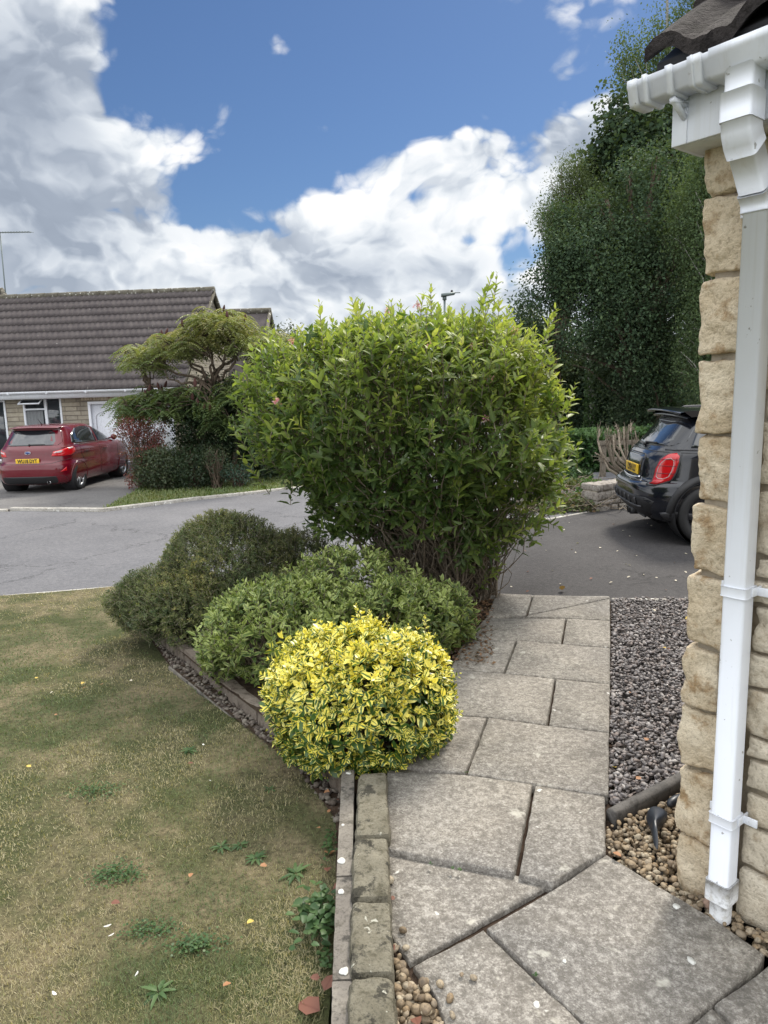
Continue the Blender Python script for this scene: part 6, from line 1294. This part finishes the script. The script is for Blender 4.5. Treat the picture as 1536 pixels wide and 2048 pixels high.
def patchweed(px,py,rx,ry,n,L,label,h=.03):
    c=gz(px,py,-.14); c[2]=float(lz(c[0],c[1])); q=rg.normal(0,.5,(n,2))*np.array([rx,ry]); P=np.c_[c[0]+q[:,0],c[1]+q[:,1],c[2]+h*rg.uniform(.2,1,n)]
    a=rg.random(n)*2*np.pi; o=leaves('clover_patch',P,np.stack([np.cos(a),np.sin(a),.3+0*a],-1),np.tile([0,0,1.],(n,1))+rg.normal(0,.3,(n,3)),L*rg.uniform(.6,1.2,n),L*.75,rg.random(n),WD_,None,detail=L>.02)
    o.location=c; o.data.transform(Matrix.Translation(-Vector(c))); tag(o,label,'weed patch',kind='stuff')
patchweed(235,1760,.10,.07,420,.012,'dark green clover patch low in the middle of the lawn',.02); patchweed(395,1905,.09,.05,260,.013,'dark green clover patch near the bottom edge of the lawn',.02); patchweed(300,1875,.10,.045,200,.012,'small clover patch beside a white feather',.02); patchweed(190,1590,.14,.08,300,.012,'clover patch at the left of the lawn',.02)
c=gz(636,1855,-.13); c[2]=float(lz(c[0],c[1])); n=130; q=rg.normal(0,1,(n,2))*np.array([.035,.055]); hh=.03+.06*rg.random(n)
P=np.c_[c[0]+q[:,0],c[1]+q[:,1],c[2]+hh]; a=rg.random(n)*2*np.pi
wp=thing('leafy_weed','bushy bright green weed growing against the concrete edging','weed',tuple(c)); leaves('foliage',P,np.stack([np.cos(a),np.sin(a),.1+0*a],-1),np.tile([0,0,1.],(n,1))+rg.normal(0,.25,(n,3)),.036*rg.uniform(.6,1.2,n),.024,rg.random(n),WD_,wp); B0=np.tile(c,(n,1)); B0[:,2]-=.0; twigs('stems',curves_to(B0,P,rg,4,wob=.004),.0012,.0008,WD_,wp,3)
patchweed(660,1700,.02,.10,70,.018,'thin line of small weeds along the concrete edging',.03); patchweed(650,1935,.02,.04,40,.018,'weeds below the leafy clump by the edging',.03)
# ------------------------------------------------------------------ fallen leaves, feathers, litter
BL=[leaf_mat('fallen_leaf_orange',[(.32,.16,.085),(.42,.22,.11)],tf=.15,rough=.6,vein=(.25,.10,.05)),leaf_mat('fallen_leaf_red',[(.15,.065,.045),(.22,.10,.07)],tf=.15,rough=.6,vein=(.12,.04,.03)),leaf_mat('fallen_leaf_yellow',[(.60,.42,.08),(.66,.50,.16)],tf=.2,rough=.5,vein=(.5,.3,.06)),leaf_mat('fallen_leaf_pale',[(.52,.46,.36),(.62,.56,.44)],tf=.1,rough=.6)]
LMs=[]
for i,m in enumerate(BL):
    o=leaves('fallen_leaf',np.zeros((1,3)),np.array([[0,1.,0]]),np.array([[0,0,1.]]),1.,.72,np.array([.5]),m,None,fold=.14,droop=.12); LMs.append(o.data); bpy.data.objects.remove(o)
def fl(px,py,s,k,label,group,z=None,name='fallen_leaf',cat='leaf'):
    P=gz(px,py,0 if z is None else z)
    if z is None: P=gz(px,py,-.14); P[2]=float(lz(P[0],P[1]))+.022; P=gz(px,py,P[2])
    o=bpy.data.objects.new(name,LMs[k]); COL.objects.link(o); o.location=P; o.rotation_euler=(rg.normal(.15,.25),rg.normal(0,.3),rg.random()*6.28); o.scale=(s,s,s); tag(o,label,cat,group=group)
GLf='fallen leaves on the lawn'
for x,y,s,k,l in ((660,1708,.060,0,'large orange-brown fallen leaf against the edging, beside the white spots'),(534,1730,.030,0,'orange fallen leaf beside the grassy weed'),(222,1805,.034,1,'reddish fallen leaf on the lawn, left of centre'),(383,1746,.026,0,'small orange fallen leaf in the middle of the lawn'),(507,1840,.030,2,'pale yellow triangular fallen leaf low on the lawn'),(633,1655,.028,0,'orange fallen leaf below the stony strip'),(655,1625,.022,0,'small orange leaf just left of the concrete edging'),(640,2022,.085,1,'large red-brown fallen leaf at the bottom beside the edging'),(648,1982,.055,1,'dark reddish leaf above the largest red-brown leaf'),(665,1780,.05,1,'dark brown leaf tucked against the edging, above the leafy weed'),(600,1832,.024,0,'small orange leaf left of the leafy weed'),(462,1965,.03,0,'narrow tan leaf near the bottom of the lawn'),
    (72,1357,.03,2,'yellow leaf at the far left of the lawn'),(168,1364,.034,2,'yellow-orange leaf, left of the pair high on the lawn'),(203,1368,.034,0,'orange leaf, right of the pair high on the lawn'),(106,1383,.022,3,'small pale leaf high on the left of the lawn'),(260,1360,.026,3,'pale leaf high on the lawn nearest the thin edging'),(248,1297,.03,0,'tan leaf near the far corner of the bed kerb'),(172,1374,.022,0,'small orange leaf under the yellow-orange one'),(62,1534,.028,2,'yellow leaf at the left edge of the lawn'),(115,1428,.02,0,'tiny orange leaf on dry grass at the left'),(375,1527,.03,1,'brown leaf beside the rosette level with the yellow bush'),(655,1735,.04,1,'curled brown leaf by the edging below the big orange leaf'),(672,1600,.04,1,'brown leaf at the near end of the stony strip'),(650,1580,.035,0,'russet leaf among brown ones at the near end of the stony strip'),(640,1875+80,.03,1,'small dark leaf under the leafy weed')): fl(x,y,s,k,l,GLf)
for x,y,s,l in ((406,1487,.034,'white feather on the lawn near the thin edging'),(207,1853,.035,'curved white feather, upper of two low on the lawn'),(217,1872,.026,'small white feather, lower of two low on the lawn'),(270,1952,.026,'thin white feather near the bottom of the lawn'),(105,1982,.035,'greyish white feather at the bottom left'),(419,1560,.016,'tiny white feather below the one near the thin edging')):
    P=gz(x,y,-.14); P[2]=float(lz(P[0],P[1]))+.028; P=gz(x,y,P[2]); m=40
    s*=.7; A=[];B_=[];q=np.linspace(0,1,20); a=rg.random()*6.28; ax=np.array([math.cos(a),math.sin(a),.1]); sx=np.array([-math.sin(a),math.cos(a),0])
    Pb=np.repeat(q[:,None]*ax*s+.15*s*(q**2)[:,None]*sx,2,0); Ad=np.tile(np.array([sx+ax*.8,-sx+ax*.8]),(20,1)); Lr=s*.26*np.sin(np.pi*np.clip(np.repeat(q,2)*.85+.12,0,1))
    o=leaves('feather',Pb,Ad,np.tile([0,0,1.],(40,1)),Lr,s*.07,np.full(40,.5),M_white,None,detail=False); o.location=P; tag(o,l,'feather',group='white feathers on the lawn')
DL='fallen leaves on the driveway'
drl=[(1305,1050),(1318,1055),(1245,1062),(1262,1071),(1285,1040),(1240,1100),(1146,1101),(1150,1108),(1094,1099),(1200,1090),(1085,1075),(1160,1085),(1252,1127),(1260,1130),(1346,1125),(1370,1107),(1372,1145),(1255,1155),(1290,1148),(1180,1160),(1120,1165),(1060,1140),(1030,1130),(1020,1175),(1210,1040),(1230,1048),(1296,1050),(1270,1030),(1190,1015),(1130,1060),(1316,1153),(1220,1165),(1330,1180),(1000,1120),(1052,1100),(1350,1160),(1275,1110),(1105,1140),(1060,1180),(1140,1045)]
def zone(x,y):
    if x>1185 and y<1082: return 'small dried leaf lying under or beside the rear bumper of the black car'
    if x<1120: return 'small dried leaf on the left part of the driveway beside the tall bush'
    if y>1138: return 'small dried leaf on the near edge of the driveway, close to the slate chips'
    return 'small dried leaf in the middle of the driveway tarmac'
for x,y in drl: fl(x+rg.normal(0,2),y+rg.normal(0,2),rg.uniform(.018,.038),3 if rg.random()<.8 else 1,zone(x,y),DL,-.046)
fl(1124,1180,.07,0,'largest tan leaf on the driveway, close to the path end',DL,-.044)
GG='fallen leaves on the gravel beds'
for x,y,s,k,l in ((1370,1238,.045,2,'yellow leaf on the slate chips by the house corner'),(1340,1298,.045,1,'red leaf on the slate chips'),(1325,1294,.035,2,'yellow-green leaf just left of the red one'),(1272,1558,.03,0,'orange leaf on gravel near the round-topped kerb'),(1288,1480,.03,0,'small orange leaf halfway along the slate chips'),(1227,1534,.034,2,'pale green-yellow leaf beside the path edge'),(1262,1385,.02,0,'tiny tan leaf on the slate'),(1310,1222,.03,3,'pale leaf at the far end of the slate chips'),(1226,1704,.035,0,'orange leaf on the pebbles at the slab corner'),(830,2035,.045,1,'rust leaf on pebbles by the low wall at the bottom'),(790,1900,.03,1,'brown leaf beside the low wall above the pebbles'),(783,1800,.022,1,'tiny brown leaf in the gap beside the low wall')): fl(x,y,s,k,l,GG,-.004)
# leaf and twig litter at bush foot
Pn=[];
c=np.array([gz(rg.uniform(905,985),rg.uniform(1195,1330),.0) for _ in range(900)]); c=c[(c[:,0]<.27*(c[:,1]-2.6)+.28)]; n=len(c); c[:,2]=.0+.02*rg.random(n)-.012
o=leaves('leaf_litter',c,nrm(rg.normal(size=(n,3))*np.array([1,1,.3])),nrm(rg.normal(size=(n,3))*.4+np.array([0,0,1])),.032,.016,rg.random(n),DRY,None,detail=False); tag(o,'brown dead leaves and bits under the bushes at the path edge','leaf litter',kind='stuff')
A=np.array([gz(rg.uniform(905,975),rg.uniform(1215,1335),.008) for _ in range(60)]); B_=A+np.c_[rg.normal(0,.06,(60,2)),np.abs(rg.normal(0,.012,60))]; o=twigs('fallen_twigs',curves_to(A,B_,rg,5,wob=.008),.002,.0012,M_twig,None,4); tag(o,'thin dead twigs lying at the left edge of the path','twigs',kind='stuff')
# weeds in the slab joints
for x,y,l_ in ((862,1728,'left one of three green tufts in the joint nearest the low wall'),(907,1738,'middle one of three green tufts in the joint nearest the low wall'),(919,1741,'right one of three green tufts in the joint nearest the low wall'),(933,1545,'tiny green tuft in the paving joint beside the yellow bush'),(1070,1951,'tiny green tuft in the diagonal joint of the lowest slabs')):
    c=gz(x,y,-.006); n=7; a=rg.random(n)*6.28; o=leaves('moss_tuft',np.tile(c,(n,1)),np.stack([np.cos(a),np.sin(a),.8+0*a],-1),np.tile([0,0,1.],(n,1)),.012,.007,rg.random(n),WD_,None,detail=False); o.data.transform(Matrix.Translation(-Vector(c))); o.location=c; tag(o,l_,'weed',group='tufts in the paving joints')
# black plastic scrap on the pebbles
b=MB(); pts=[(1300,1610),(1337,1622),(1330,1645),(1316,1665),(1312,1690),(1318,1705),(1308,1698),(1304,1672),(1298,1650),(1288,1632)]
rim=np.array([gz(x,y,-.015) for x,y in pts]); cc=rim.mean(0); 
lay=[]
for r,zz in ((1,.0),(.85,.022),(.5,.035),(.15,.042)): lay.append(cc+(rim-cc)*r+np.array([0,0,zz])+rg.normal(0,.004,rim.shape))
b.grid(np.array(lay),cv=True,flip=True); b.L.extend(range(b.n-len(pts),b.n)); b.C.append(len(pts)); q=gz(1345,1600,-.01); b.tube([gz(1335,1612,.0),gz(1352,1598,.01),gz(1372,1592,-.01)],[.020,.024,.014],6)
bp_=b.build('plastic_scrap',M_plasticbag,smooth=False); md=bp_.modifiers.new('s','SUBSURF'); md.levels=md.render_levels=2; tag(bp_,'crumpled black plastic scrap lying on the pebbles below the round-topped kerb','plastic scrap')
st=stones('reddish_stone',np.array([gz(1416,1808,-.02)]),.034,.55,np.random.default_rng(3),stonebit_mat('reddish_stone',[(.30,.20,.15),(.32,.22,.17)])); tag(st,'flat reddish stone leaning against the foot of the downpipe','stone')

# ------------------------------------------------------------------ far tree belt closing the view beyond the road
rg=np.random.default_rng(91)
n=30000; xx=rg.uniform(-70,75,n); top=2.1+1.5*fbm(np.stack([xx,0*xx,0*xx],-1),.12,4,3)+.5*np.sin(xx*.4); zz=-.6+rg.random(n)**.7*(top+.6); P=np.stack([xx,58+rg.normal(0,1.6,n),zz],-1)
o=leaves('distant_trees',P,nrm(rg.normal(size=(n,3))),nrm(rg.normal(size=(n,3))*.5+np.array([0,-.3,1])),.75,.55,np.clip(.35+rg.normal(0,.2,n),0,1),HAZ,None,detail=False); tag(o,'far hazy green tree belt beyond the end of the road','trees',kind='stuff')
# pale lichen blotches on the edging and slabs
M_lich=simple('pale_lichen',(.60,.60,.56),.9)
def blotch(px,py,z,r,parent):
    c=gz(px,py,z); k=18; a=np.arange(k)*2*np.pi/k; rr_=r*(1+.28*rg.normal(size=k)).clip(.5,1.5); rr_=(rr_+np.roll(rr_,1)+np.roll(rr_,-1))/3
    b=MB(); b.prism(np.stack([c[0]+rr_*np.cos(a),c[1]+rr_*1.25*np.sin(a)],-1),z-.001,z+.0012); o=b.build('lichen_blotch',M_lich,None); o.parent=parent
eds=[o for o in bpy.data.objects if o.name.startswith('concrete_edging')]
pth=bpy.data.objects['path']
for x,y,r,k in ((684,1722,.013,1),(682,1783,.009,1),(698,1546,.011,2),(689,1941,.012,0),(686,1650,.005,2)): blotch(x,y,.0315,r,eds[k])
for x,y,r in ((1383,1922,.012),(1353,1812,.012),(1129,1922,.006),(1073,2010,.009)): blotch(x,y,-.0205,r,pth)
